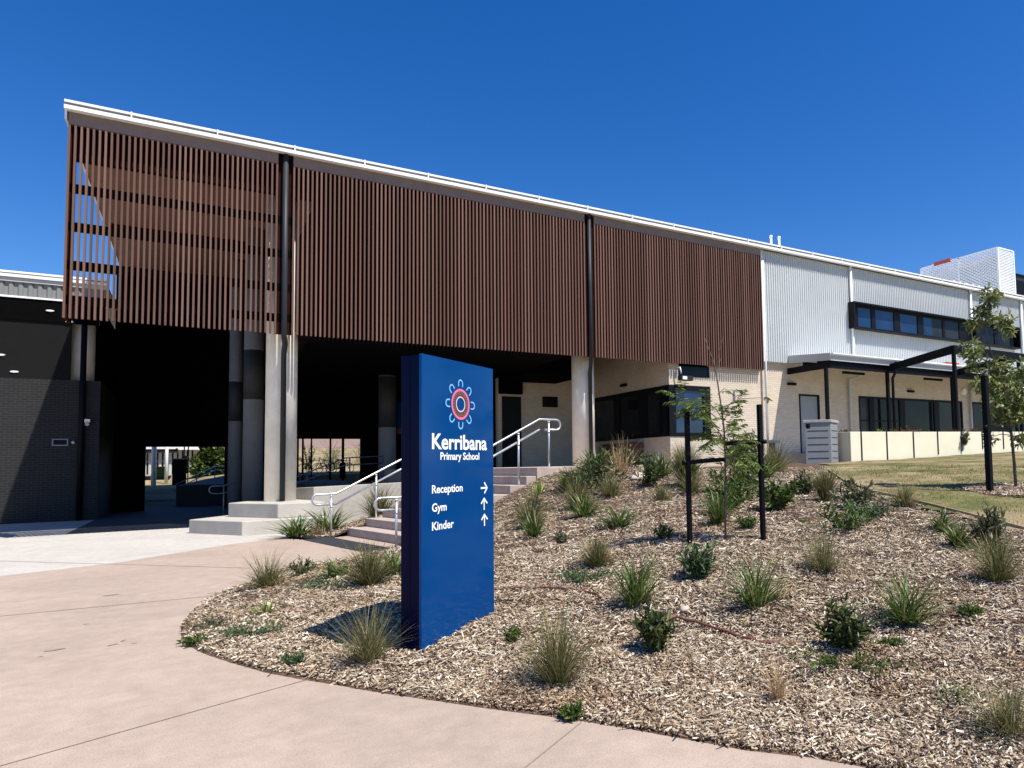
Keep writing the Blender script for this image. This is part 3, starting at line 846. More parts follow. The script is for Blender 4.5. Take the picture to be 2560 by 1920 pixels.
# reception corner window
w = MB()
w.box(15.07, YW - .03, ZH - .18, 17.05, YW + .1, ZH)
w.box(15.07, YW - .03, ZS, 17.05, YW + .1, ZS + .14)
w.box(16.72, YW - .03, ZS + .14, 17.05, YW + .1, ZH - .18)
w.box(15.07, YW - .03, ZS + .14, 15.38, YW + .1, ZH - .18)
w.box(15.07, YW + .1, ZH - .2, 15.2, 27.44, ZH)
w.box(15.07, YW + .1, ZS, 15.2, 27.44, ZS + .15)
for y0, y1 in ((21.52, 21.9), (23.1, 23.6), (25.15, 25.62)):
    w.box(15.07, y0, ZS + .15, 15.2, y1, ZH - .2)
wf = w.build('corner_window', 'black_frame', bld)
MB().box(15.38, YW + .03, ZS + .14, 16.72, YW + .05, ZH - .18).build('pane', 'glass_sky', wf)
for y0, y1, mt in ((21.9, 23.1, 'glass'), (23.6, 25.15, 'glass'), (25.62, 27.44, 'blind')):
    MB().box(15.12, y0, ZS + .15, 15.14, y1, ZH - .2).build('pane', mt, wf)
# high small window by the slats
w = MB()
w.box(15.56, YW - .02, 3.30, 17.03, YW + .02, 3.36); w.box(15.56, YW - .02, 3.36, 15.62, YW + .02, 3.72); w.box(16.97, YW - .02, 3.36, 17.03, YW + .02, 3.72)
w2 = w.build('window', 'black_frame', bld)
MB().box(15.62, YW + .0, 3.36, 16.97, YW + .015, 3.72).build('pane', 'glass', w2)
# upper box window: projecting black surround
bx0, bx1, bz0, bz1, by = 25.0, 38.6, 5.93, 7.13, YC - .38
w = MB()
w.box(bx0, by, bz1 - .07, bx1, YC, bz1); w.box(bx0, by, bz0, bx1, YC, bz0 + .07)
w.box(bx0, by, bz0 + .07, bx0 + .07, YC, bz1 - .07); w.box(bx1 - .07, by, bz0 + .07, bx1, YC, bz1 - .07)
w.box(34.4, by + .02, bz0 + .07, 35.0, YC, bz1 - .07)
w.box(bx0 + .07, YC - .10, bz0 + .07, bx1 - .07, YC - .06, bz0 + .14); w.box(bx0 + .07, YC - .10, bz1 - .17, bx1 - .07, YC - .06, bz1 - .07)
for a0, a1 in ((25.07, 25.55), (26.47, 26.75), (28.1, 28.55), (29.9, 30.35), (31.9, 32.1), (33.3, 34.4), (36.5, 36.8)):
    w.box(a0, YC - .12, bz0 + .14, a1, YC - .06, bz1 - .17)
wf = w.build('box_window', 'black_frame', bld)
for a0, a1, mt in ((25.55, 26.47, 'glass_sky'), (26.75, 28.1, 'glass_sky'), (28.55, 29.9, 'glass_sky'), (30.35, 31.05, 'glass_sky'), (31.05, 31.9, 'blind'), (32.1, 33.3, 'blind'), (35.0, 36.5, 'glass'), (36.8, 38.5, 'glass')):
    MB().box(a0, YC - .085, bz0 + .14, a1, YC - .075, bz1 - .17).build('pane', mt, wf)
# lower windows under the canopy
def window(x0, x1, z0, z1, mull, panes):
    w = MB()
    w.box(x0, YW - .02, z1 - .09, x1, YW + .08, z1); w.box(x0, YW - .02, z0, x1, YW + .08, z0 + .09)
    w.box(x0, YW - .02, z0 + .09, x0 + .09, YW + .08, z1 - .09); w.box(x1 - .09, YW - .02, z0 + .09, x1, YW + .08, z1 - .09)
    for a, b in mull:
        w.box(a, YW - .02, z0 + .09, b, YW + .08, z1 - .09)
    f = w.build('window', 'black_frame', bld)
    for a, b, mt in panes:
        MB().box(a, YW + .03, z0 + .09, b, YW + .045, z1 - .09).build('pane', mt, f)
    return f
wf = window(25.7, 33.7, .3, 2.9, ((26.42, 26.75), (28.6, 29.0), (31.3, 31.7)), ((25.79, 26.42, 'blind'), (26.75, 28.6, 'glass'), (29.0, 31.3, 'glass'), (31.7, 33.6, 'blind')))
MB().box(25.79, YW + .0, 1.75, 28.6, YW + .028, 1.81).build('transom', 'black_frame', wf)
window(34.55, 45.9, .3, 2.9, ((37.6, 37.9), (41, 41.3)), ((34.64, 37.6, 'glass'), (37.9, 41, 'glass'), (41.3, 45.8, 'glass')))
# grey door
d = MB().box(21.98, YW + .06, .33, 23.07, YW + .11, 2.78).build('door', 'door_grey', bld)
MB().box(22.9, YW + .0, 1.3, 23.0, YW + .05, 1.45).build('handle', 'black_steel', d)
MB().box(21.96, YW + .05, .1, 23.1, YW + .12, .33).build('sill', 'terracotta', d)
fr = MB(); fr.box(21.9, YW - .015, .3, 21.98, YW + .1, 2.85); fr.box(23.07, YW - .015, .3, 23.15, YW + .1, 2.85); fr.box(21.98, YW - .015, 2.78, 23.07, YW + .1, 2.85)
fr.build('frame', 'black_frame', d)
# downpipes
def pipe(pts, r, mat):
    return MB().tube(pts, r, 10).build('downpipe', mat, bld)
pipe([(2.01, YS + .02, 8.8), (2.01, YS + .02, 3.75), (2.06, YS + .22, 3.5), (2.08, 21.86, 3.3), (2.08, 21.86, -.86)], .075, 'dark_pipe')
pipe([(11.6, YS + .0, 8.8), (11.6, YS + .0, 3.6), (11.92, 21.88, 3.3), (11.92, 21.88, -.05)], .07, 'dark_pipe')
pipe([(19.86, YS + .12, 8.8), (19.86, YS + .12, 0)], .055, 'white_metal')
for x in (25.15, 34.45, 39.3):
    pipe([(x, YC - .12, 8.8), (x, YC - .12, 4.75), (x + .25, YC - .2, 4.5)], .06, 'white_metal')
pipe([(25.4, 20.9, 3.85), (25.03, YW - .1, 3.6), (25.03, YW - .1, .3)], .06, 'grey_metal')
pipe([(34.32, YW - .1, 3.9), (34.32, YW - .1, .3)], .06, 'grey_metal')
# wall lights, floodlight, sensors
for y, z in ((24.72, 3.27),):
    MB().box(14.98, y - .2, z - .06, 15.09, y + .2, z + .05).build('wall_light', 'black_steel', bld)
for x in (21.45, 29.45):
    MB().box(x - .22, YW - .12, 3.2, x + .22, YW - .005, 3.31).build('wall_light', 'black_steel', bld)
MB().disc((33.85, YW - .005, 3.42), (1, 0, 0), (0, 0, 1), .17, 18, (0, -.09, 0)).build('bulkhead_light', 'lamp_white', bld)
fl = MB().box(15.4, YW - .4, 3.1, 15.95, YW - .15, 3.28).build('floodlight', 'dark_pipe', bld)
MB().box(15.45, YW - .42, 3.13, 15.65, YW - .401, 3.25).build('lens', 'lamp_white', fl)
MB().tube([(15.5, YW - .25, 3.36), (15.45, YW - .25, 3.6), (15.45, YW - .0, 3.6)], .03, 6).build('bracket', 'white_metal', fl)
MB().box(18.25, YW - .1, 2.6, 18.37, YW - .003, 2.85).build('tap_box', 'grey_metal', bld)
# columns
def column(x, y, r, z0, z1, band=None, mat='concrete_col'):
    mb = MB().tube([(x, y, z0), (x, y, z1)], r, 40)
    o = mb.build('column', mat, bld)
    if band:
        MB().tube([(x, y, band[0]), (x, y, band[1])], r + .004, 40).build('painted_band', 'band', o)
    return o
column(2.08, 22.4, .41, -.87, 8.6)
column(11.9, 22.4, .41, -.05, 5.2)
column(1.72, 28.0, .32, -1.6, 8.6, (2.5, 4.25), 'concrete_shaded')
column(1.35, 32.4, .24, -1.6, 8.6, (2.0, 3.6), 'concrete_shaded')
column(10.1, 27.9, .34, -.05, 3.66, None, 'concrete_shaded')
column(6.4, 28.5, .33, -1.6, 3.66, (1.6, 3.6), 'concrete_shaded')
# undercroft back: dark lintel and walls with daylight openings
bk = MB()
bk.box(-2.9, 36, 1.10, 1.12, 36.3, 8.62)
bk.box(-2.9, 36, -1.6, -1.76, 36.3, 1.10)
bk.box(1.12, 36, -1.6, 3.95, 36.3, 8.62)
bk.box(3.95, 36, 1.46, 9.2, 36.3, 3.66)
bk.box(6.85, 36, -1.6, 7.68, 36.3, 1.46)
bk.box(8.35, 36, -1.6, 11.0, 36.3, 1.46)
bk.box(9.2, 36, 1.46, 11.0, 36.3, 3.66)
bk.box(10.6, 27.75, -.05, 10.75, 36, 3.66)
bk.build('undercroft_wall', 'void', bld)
MB().box(10.61, 27.2, 3.0, 11.6, 27.44, 5.2).build('bulkhead', 'void', bld)
MB().box(10.76, 27.4, -.05, 11.6, 27.44, 2.9).build('entry_door', 'black_frame', bld)
MB().box(10.61, 24.6, 3.5, 13.1, 27.19, 5.2).build('bulkhead', 'void', bld)
rb = MB().prism([(-.72, 39.5), (2.0, 39.5), (2.0, 47.5), (1.2, 47.5)], -1.62, [-.62, -.62, -.35, -.35])
rb.build('ramp_upstand', 'dark_floor', bld)
MB().box(8.8, 25.5, 2.9, 8.9, 26.6, 3.4).build('hanging_sign_box', 'grey_metal', bld)

# ------------------------------------------------------------------ canopy and pergola
cn = thing('canopy', 'pale lean-to canopy on black posts over the grey door', 'canopy', (21.2, 21.4, .3))
MB().prism([(21.18, 19.03), (42, 19.03), (42, YW - .04), (21.18, YW - .04)], [4.10, 4.10, 4.34, 4.34], [4.16, 4.16, 4.40, 4.40]).build('roof', 'white_metal', cn)
fb = MB()
fb.prism([(21.17, 19.0), (42, 19.0), (42, 19.03), (21.17, 19.03)], 3.93, 4.22)
fb.prism([(21.15, 19.0), (21.18, 19.0), (21.18, YW - .04), (21.15, YW - .04)], [3.93, 3.93, 4.12, 4.12], [4.22, 4.22, 4.45, 4.45])
fb.build('fascia', 'grey_metal', cn)
gtc = MB().tube([(21.2, 18.94, 4.18), (42, 18.94, 4.18)], .05, 8)
gtc.build('gutter', 'white_metal', cn)
MB().box(21.25, 19.1, 3.66, 42, 19.2, 3.92).build('front_beam', 'black_steel', cn)
MB().box(21.25, 19.2, 3.66, 21.35, YW - .02, 3.92).build('side_beam', 'black_steel', cn)
pu = MB()
for y in (19.8, 20.6):
    pu.box(21.35, y, 3.93, 42, y + .08, 4.09)
pu.build('purlin', 'black_steel', cn)
for x in (21.04, 24.75, 29.3, 34.5):
    MB().box(x - .06, 19.08, .25, x + .06, 19.2, 3.66).build('post', 'black_steel', cn)
MB().tube([(25.15, 19.0, 4.1), (25.15, 19.0, 3.7), (24.98, 19.05, 3.4), (24.98, 19.05, .25)], .06, 8).build('downpipe', 'black_steel', cn)
for x in (22.6, 28.0):
    MB().box(x, 19.6, 3.55, x + 1.3, 19.7, 3.65).build('strip_light', 'black_steel', cn)

pg = thing('pergola', 'open black steel pergola frame reaching out from the canopy over the terrace', 'pergola', (24.8, 16.1, .25))
MB().box(24.74, 16.0, 4.02, 46, 16.14, 4.34).build('outer_beam', 'black_steel', pg)
for x in (24.74, 29.3, 34.0):
    MB().prism([(x, 16.14), (x + .12, 16.14), (x + .12, 19.05), (x, 19.05)], [4.02, 4.02, 3.68, 3.68], [4.34, 4.34, 3.98, 3.98]).build('rafter', 'black_steel', pg)
for x in (24.8, 29.35, 34.05):
    MB().box(x - .06, 16.01, .25, x + .06, 16.13, 4.02).build('post', 'black_steel', pg)

# ------------------------------------------------------------------ cream retaining wall with planter trellis posts
rt = thing('retaining_wall', 'long cream rendered retaining wall with thin dark rods above the lawn', 'wall', (18.07, 15.5, -.1))
wl = MB()
wl.prism([(18.07, 15.5), (46, 15.5), (46, 15.7), (18.07, 15.7)], -.5, [.90, 1.12, 1.12, .90])
wl.prism([(18.07, 15.7), (18.27, 15.7), (18.27, 16.4), (18.07, 16.4)], -.5, .9)
wl.build('rendered_wall', 'render', rt, bevel=.01)
rods = ((18.58, -.12), (19.87, -.08), (21.3, -.0), (22.69, .12), (24.13, .22), (25.47, .3), (26.9, .3), (28.3, .35))
for x, zb in rods:
    MB().box(x - .018, 15.47, zb, x + .018, 15.498, .90 + (x - 18) * .008).build('rod', 'dark_pipe', rt)
MB().box(18.28, 15.71, -.4, 46, YW - .03, .25).build('terrace_floor', 'concrete_wall', rt)

# ------------------------------------------------------------------ louvred cabinet
cb = thing('louvred_cabinet', 'grey louvred service cabinet standing beside the grey door', 'cabinet', (17.25, 15.6, -.1))
A = Vector((17.21, 15.55, -.12)); L_ = Vector((-.62, .52, 0)); R_ = Vector((.70, .34, 0))
def cab_box(s0, z0, z1, name, mat):
    p = A - L_ * s0 - R_ * s0
    return MB().obox((p.x, p.y, z0), R_ * (1 + 2 * s0), L_ * (1 + 2 * s0), (0, 0, z1 - z0))
cab_box(0, -.2, 1.2, 'body', 'cab').build('body', 'cab', cb, bevel=.01)
cab_box(.05, 1.2, 1.29, 'lid', 'cab_lid').build('lid', 'cab_lid', cb, bevel=.01)
lv = MB()
nl = Vector((L_.y, -L_.x, 0)).normalized() * -1; nr = Vector((R_.y, -R_.x, 0)).normalized()
for z in (.05, .27, .49, .71, .93):
    lv.obox(A + L_ * .1 + Vector((0, 0, z + .12)) - Vector((L_.y, -L_.x, 0)).normalized() * -.0, L_ * .8, Vector((-.52, -.62, 0)).normalized() * .008, (0, 0, .018))
    lv.obox(A + R_ * .1 + Vector((0, 0, z + .12)), R_ * .8, Vector((.34, -.70, 0)).normalized() * .008, (0, 0, .018))
lv.build('louvre', 'dark_pipe', cb)
MB().box(16.42, 15.75, 1.0, 16.5, 15.85, 1.15).build('latch', 'black_steel', cb)

# ------------------------------------------------------------------ roof plant: white mesh screen, pipes, dark box
ps = thing('roof_plant_screen', 'white mesh plant screen standing on the school roof', 'plant screen', (42.1, 24, 9.02))
mb = MB()
for k in range(45):
    z = 9.4 + k * .10
    if z > 13.0: break
    mb.box(42.13, 24.02, z, 42.15, 29.4, z + .06)
    mb.box(42.15, 24.0, z, 43.85, 24.02, z + .06)
    for j in range(36):
        yy = 24.05 + j * .3 + (.15 if k % 2 else 0)
        if yy < 29.3: mb.box(42.13, yy, z + .06, 42.149, yy + .07, z + .10)
mb.build('mesh_panel', 'white_metal', ps)
fr = MB()
for (x, y) in ((42.1, 23.97), (43.85, 23.97), (42.1, 29.4), (42.1, 26.6)):
    fr.box(x, y, 9.0, x + .1, y + .1, 13.05)
fr.box(42.1, 24.07, 13.0, 42.2, 29.4, 13.08); fr.box(42.2, 23.97, 13.0, 43.85, 24.07, 13.08)
fr.build('frame', 'white_metal', ps)
MB().box(42.25, 24.2, 9.05, 43.7, 29.2, 12.7).build('plant_unit', 'grey_metal', ps)
MB().box(42.06, 27.2, 12.95, 42.3, 28.4, 13.2).build('red_cap', 'red', ps)
t = thing('roof_plant_box', 'dark box shaped roof unit behind the white mesh screen at right', 'roof unit', (45.5, 24.4, 9.02))
MB().box(44.05, 24.4, 9.02, 49, 28, 11.7).build('casing', 'dark_pipe', t)
MB().box(43.98, 24.33, 11.7, 49.1, 28.1, 11.82).build('lid', 'black_steel', t)
MB().box(44.3, 24.36, 9.6, 47.5, 24.395, 11.4).build('grille', 'black_steel', t)
for x, zt, lb in ((22.0, 10.25, 'left and shorter white vent pipe on the roof edge'), (22.5, 10.28, 'right white vent pipe on the roof edge')):
    tag(MB().tube([(x, 23, 9.0), (x, 23, zt)], .055, 10).tube([(x, 23, zt - .12), (x, 23, zt)], .07, 10).build('vent_pipe', 'white_metal'), lb, 'vent pipe', 'white vent pipes on the roof')
t = thing('roof_walkway_frame', 'low row of white rails on the roof in front of the mesh screen', 'roof rail', (36, 23.5, 9.02))
rr = MB()
for k in range(9):
    rr.box(36.6 + k * .62, 23.5, 9.02, 36.7 + k * .62, 23.6, 10.15)
rr.build('upright', 'white_metal', t)
MB().box(36.5, 23.46, 9.85, 41.9, 23.5, 9.95).build('rail', 'white_metal', t)
tag(MB().prism([(29.3, 19.3), (30.3, 19.35), (30.2, 19.8), (29.4, 19.75)], 4.24, 4.42).build('roof_tray', 'red', bevel=.03), 'small faded red tray lying on the canopy roof', 'tray')

# ------------------------------------------------------------------ bench and planter by the reception wall
t = thing('bench', 'low slate grey bench against the sunny cream brick wall', 'bench', (18.9, 21.0, 0))
MB().box(17.9, 20.75, .72, 20.0, 21.2, .84).build('seat', 'bench_dark', t, bevel=.015)
for x in (18.1, 19.7):
    MB().box(x, 20.85, -.05, x + .1, 21.1, .72).build('leg', 'black_steel', t)
pl = thing('planter_box', 'rust brown planter box under the reception window', 'planter', (14.8, 24.6, -.05))
MB().box(14.55, 23.3, -.05, 15.05, 26.0, .82).build('box', 'terracotta', pl, bevel=.02)
MB().box(14.62, 23.37, .80, 14.98, 25.93, .835).build('soil', 'soil', pl)
t = thing('entry_notice_board', 'dark notice board on the wall beside the reception entry', 'notice board', (13, 27.3, 2.7))
MB().box(12.6, 27.38, 2.5, 13.3, 27.44, 2.95).build('board', 'black_frame', t)
MB().box(12.8, 27.36, 2.6, 13.15, 27.379, 2.85).build('sheet', 'dark_panel', t)
t = thing('wall_poster', 'tall blue and red poster dimly seen in the undercroft', 'poster', (8.0, 35.9, 2))
MB().box(8.55, 35.93, 1.7, 9.3, 35.98, 3.3).build('blue_sheet', 'sign_blue', t)
MB().box(8.55, 35.92, 1.7, 9.3, 35.93, 2.0).build('red_strip', 'dark_red', t)

# ------------------------------------------------------------------ dark brick building at left
YL = 30.9
K = YL / 24.2
lb = thing('dark_brick_building', 'charcoal brick building with pale gutter at the left edge', 'building', (-8, YL, -1.6))
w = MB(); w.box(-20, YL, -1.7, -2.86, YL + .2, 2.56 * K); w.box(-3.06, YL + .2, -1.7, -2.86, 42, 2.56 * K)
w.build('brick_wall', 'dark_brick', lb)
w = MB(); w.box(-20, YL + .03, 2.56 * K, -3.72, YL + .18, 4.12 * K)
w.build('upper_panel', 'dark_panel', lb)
w = MB(); w.box(-5.5, YL + 1.2, 2.4 * K, -2.9, YL + 1.3, 4.3 * K); w.box(-3.06, YL + 1.3, 2.56 * K, -2.9, 42, 4.7 * K)
w.build('recess_panel', 'void', lb)
MB().box(-20, YL - .02, 4.12 * K, -2.95, YL + .12, 4.70 * K).build('black_band', 'void', lb)
MB().box(-20, YL - .02, 4.70 * K, -2.85, YL + 1.4, 4.72 * K).build('soffit_lining', 'void', lb)
MB().box(-20, YL - .06, 4.70 * K, -2.83, YL - .03, 4.75 * K).build('trim', 'white_metal', lb)
corrug(-20, -2.85, 4.75 * K, 5.12 * K, YL - .01, .25, .045).build('metal_cladding', 'shaded_clad', lb)
MB().box(-20, YL + .01, 4.75 * K, -2.85, YL + .2, 5.3 * K).build('cladding_backing', 'grey_metal', lb)
MB().box(-20, YL - .10, 5.12 * K, -2.75, YL - .0, 5.22 * K).build('fascia', 'grey_metal', lb)
MB().box(-20, YL - .16, 5.23 * K, -2.75, YL + .0, 5.31 * K).build('gutter', 'white_metal', lb)
MB().box(-20, YL - .12, 5.35 * K, -2.75, YL + .04, 5.40 * K).build('roof_edge', 'white_metal', lb)
MB().box(-20, YL + .05, 5.32 * K, -2.8, 42, 5.38 * K).build('roof', 'grey_metal', lb)
for (x, z, y) in ((-3.37 * K, 4.42 * K, YL - .03), (-2.95 * K, 4.16 * K, YL - .03), (-4.06 * K, 2.73 * K, YL + .02), (-4.34 * K, 3.16 * K, YL + .02)):
    mb = MB()
    n = 16
    mb.add([(x + .11 * math.cos(6.283 * k / n), y - .025, z + .028 * math.sin(6.283 * k / n)) for k in range(n)] + [(x + .12 * math.cos(6.283 * k / n), y + .008, z + .038 * math.sin(6.283 * k / n)) for k in range(n)],
           [tuple(range(n - 1, -1, -1))] + [(k, (k + 1) % n, n + (k + 1) % n, n + k) for k in range(n)])
    mb.build('wall_light', 'lamp_white', lb)
MB().tube([(-2.62 * K, YL - .1, 4.1 * K), (-2.62 * K, YL - .1, -1.6)], .09, 10).build('downpipe', 'black_steel', lb)
MB().tube([(-2.70 * K, YL + .75, 2.4 * K), (-2.70 * K, YL + .75, 4.7 * K)], .34, 32).build('column', 'concrete_col', lb)
cx, cy, cz = -2.51 * K, YL, 1.42 * K
cm = thing('security_camera', 'small pale security camera on the dark brick wall corner', 'camera', (cx, cy, cz))
MB().box(cx - .09, cy - .14, cz - .02, cx + .09, cy - .002, cz + .1).build('mount', 'lamp_white', cm)
MB().tube([(cx, cy - .09, cz - .02), (cx + .02, cy - .19, cz - .1)], .06, 10).build('lens_body', 'grey_metal', cm)
ip = thing('intercom_panel', 'small framed metal panel on the shaded dark brick wall', 'intercom', (-3.05 * K, YL, .86 * K))
MB().box(-3.24 * K, YL - .04, .77 * K, -2.9 * K, YL - .002, .96 * K).build('frame', 'dark_rail', ip)
MB().box(-3.21 * K, YL - .05, .80 * K, -2.93 * K, YL - .041, .93 * K).build('plate', 'black_steel', ip)
tag(MB().ball((-2.79 * K, YL - .05, .86 * K), .055, 8).build('call_button', 'grey_metal'), 'round metal button right of the framed wall panel', 'button')

# ------------------------------------------------------------------ blue wayfinding sign
ang = math.radians(37.32)
e_ = Vector((math.cos(ang), math.sin(ang), 0)); no = Vector((e_.y, -e_.x, 0)); P0 = Vector((1.583, 5.822, 0))
SW, ZT, ZB, TH = 1.092, 0.95, -1.75, 0.21
sg = thing('wayfinding_sign', 'tall blue wayfinding sign standing in the mulch bed', 'sign', (2.0, 6.2, -1.5))
MB().obox(P0 - no * TH + Vector((0, 0, ZB)), e_ * SW, no * (TH - .03), (0, 0, ZT - ZB - .012)).build('body', 'sign_edge', sg, bevel=.003)
MB().obox(P0 - no * .03 + Vector((0, 0, ZB)), e_ * SW, no * .03, (0, 0, ZT - ZB)).build('face_panel', 'sign_blue', sg, bevel=.004)
MB().obox(P0 - no * (TH * .62) - e_ * .004 + Vector((0, 0, ZB)), e_ * .008, no * .012, (0, 0, ZT - ZB - .02)).build('side_seam', 'sign_edge', sg)
def SP(a, z, d=0.0015):
    return P0 + e_ * a + no * d + Zv * z
def text(s, a0, a1, z0, z1, ref, bold, name='lettering'):
    """flat lettering fitted between a0..a1, baseline z0 and top z1 of the glyph ref"""
    def mesh_of(st_):
        cu = bpy.data.curves.new('t', 'FONT'); cu.body = st_; cu.offset = bold; cu.resolution_u = 4
        ob = bpy.data.objects.new('t', cu); C.objects.link(ob)
        bpy.context.view_layer.update()
        dg = bpy.context.evaluated_depsgraph_get()
        me = bpy.data.meshes.new_from_object(ob.evaluated_get(dg))
        bpy.data.objects.remove(ob)
        return me
    r = mesh_of(ref); ht = max(v.co.y for v in r.vertices); bpy.data.meshes.remove(r)
    me = mesh_of(s)
    xs_ = [v.co.x for v in me.vertices]
    x0, x1 = min(xs_), max(xs_)
    kx = (a1 - a0) / (x1 - x0); kz = (z1 - z0) / ht
    off = sg.location
    for v in me.vertices:
        v.co = SP(a0 + (v.co.x - x0) * kx, z0 + v.co.y * kz, 0.003) - off
    me.name = name
    me.materials.clear(); me.materials.append(M['white_paint'])
    o = bpy.data.objects.new(name, me); C.objects.link(o); o.parent = sg
    return o
text('Kerribana', .130, .972, .158, .289, 'K', .024)
text('Primary School', .246, .842, .065, .129, 'P', .024)
text('Reception', .129, .572, -.218, -.150, 'R', .022)
text('Gym', .129, .333, -.372, -.303, 'G', .022)
text('Kinder', .129, .436, -.528, -.459, 'K', .022)
def ring(c, r0, r1, mat, name, parent, d, n=48, rx=1.0):
    mb = MB()
    vs = []
    for k in range(n):
        t = 2 * math.pi * k / n
        for r in (r0, r1):
            vs.append(SP(c[0] + rx * r * math.cos(t), c[1] + r * math.sin(t), d))
    mb.add(vs, [(2 * k, 2 * k + 1, (2 * k + 3) % (2 * n), (2 * k + 2) % (2 * n)) for k in range(n)])
    return mb.build(name, mat, parent)
ec = (.546, .563)
em = ring(ec, .118, .140, 'pink', 'emblem', sg, .003)
ring(ec, .079, .119, 'maroon', 'patterned_ring', em, .0022)
ring(ec, .060, .072, 'pale_pink', 'inner_ring', em, .003)
dots = MB()
for k in range(26):
    t = 2 * math.pi * k / 26
    c0 = SP(ec[0] + .105 * math.cos(t), ec[1] + .105 * math.sin(t), .003)
    dots.disc(c0, e_, Zv, .0065, 8)
    t += .12
    c0 = SP(ec[0] + .089 * math.cos(t), ec[1] + .089 * math.sin(t), .003)
    dots.disc(c0, e_, Zv, .005, 8)
dots.build('dot_pattern', 'olive', em)
for k in range(8):
    t = math.pi / 2 + k * math.pi / 4
    rd = (math.cos(t), math.sin(t)); tg = (-rd[1], rd[0])
    path = [(-.031, .160), (-.031, .190)] + [(-.031 * math.cos(q), .190 + .030 * math.sin(q)) for q in np.linspace(0, math.pi, 9)[1:-1]] + [(.031, .190), (.031, .160)]
    vs = []
    for i, (pt, pr) in enumerate(path):
        a = path[max(0, i - 1)]; b = path[min(len(path) - 1, i + 1)]
        dt, dr = b[0] - a[0], b[1] - a[1]; l = math.hypot(dt, dr)
        nx_, nr_ = -dr / l, dt / l
        for s in (-.0065, .0065):
            q = (pt + nx_ * s, pr + nr_ * s)
            vs.append(SP(ec[0] + q[0] * tg[0] + q[1] * rd[0], ec[1] + q[0] * tg[1] + q[1] * rd[1], .003))
    MB().add(vs, [(2 * i, 2 * i + 1, 2 * i + 3, 2 * i + 2) for i in range(len(path) - 1)]).build('arc_symbol', 'sky_vinyl', em)
def arrow(ca, cz, up_):
    u = Vector((0, 1)) if up_ else Vector((1, 0)); v = Vector((-u.y, u.x))
    Lh, w = .052, .0085
    def bar(p, q):
        d = (q - p).normalized(); n_ = Vector((-d.y, d.x)) * w
        return [p - n_ - d * w * .3, q - n_ + d * w * .6, q + n_ + d * w * .6, p + n_ - d * w * .3]
    mb = MB()
    tip = u * Lh
    for i, (p, q) in enumerate(((-u * Lh, tip), (tip - u * .046 + v * .05, tip), (tip - u * .046 - v * .05, tip))):
        mb.add([SP(ca + k.x, cz + k.y, .003 + i * .0004) for k in bar(p, q)], [(0, 1, 2, 3)])
    return mb.build('arrow', 'white_paint', sg)
arrow(.919, -.203, False)
arrow(.920, -.355, True)
arrow(.924, -.506, True)

# ------------------------------------------------------------------ plants
WS = 1.0      # blades are built a little broader on plants that stand far off, fewer of them
def blades(n, hgt, spread, base_r, w, lean=(0.1, 0.9), droop=0.5, segs=4, hvar=0.35, ab=0.0, dirs=None, w_end=0.12):
    """arching leaf blades growing from one crown; returns verts, quads"""
    a = rng.random(n) * 2 * np.pi
    if dirs is not None:
        a = rng.normal(dirs[0], dirs[1], n)
    ln = lean[0] + (lean[1] - lean[0]) * rng.random(n)
    L = hgt * (1 - hvar * rng.random(n)) * 1.12
    r0 = base_r * np.sqrt(rng.random(n)); a0 = rng.random(n) * 2 * np.pi
    bx, by = r0 * np.cos(a0), r0 * np.sin(a0)
    dr = droop * (0.4 + rng.random(n))
    V = np.empty((n, segs + 1, 2, 3))
    x, y, z = bx.copy(), by.copy(), np.full(n, -0.02)
    ang = ln.copy()
    sx, sy = -np.sin(a), np.cos(a)
    tw = rng.normal(0, .5, n)
    sx, sy = sx * np.cos(tw) - sy * np.sin(tw), sx * np.sin(tw) + sy * np.cos(tw)
    for k in range(segs + 1):
        f = k / segs
        ww = WS * w * (0.55 + 0.9 * f - 1.35 * f * f) * (0.75 + 0.5 * rng.random(n)) if k < segs else WS * w * w_end * np.ones(n)
        V[:, k, 0] = np.stack([x - sx * ww / 2, y - sy * ww / 2, z], 1)
        V[:, k, 1] = np.stack([x + sx * ww / 2, y + sy * ww / 2, z], 1)
        st_ = L / segs
        x = x + np.cos(a) * np.sin(ang) * st_ * spread
        y = y + np.sin(a) * np.sin(ang) * st_ * spread
        z = z + np.cos(ang) * st_
        ang = ang + dr / segs * (0.5 + f)
    V = V.reshape(-1, 3)
    V[:, 2] = np.maximum(V[:, 2], -0.03)
    base = (np.arange(n) * (segs + 1) * 2)[:, None, None]
    q = np.array([[2 * k, 2 * k + 1, 2 * k + 3, 2 * k + 2] for k in range(segs)])[None]
    return V, (base + q).reshape(-1, 4)

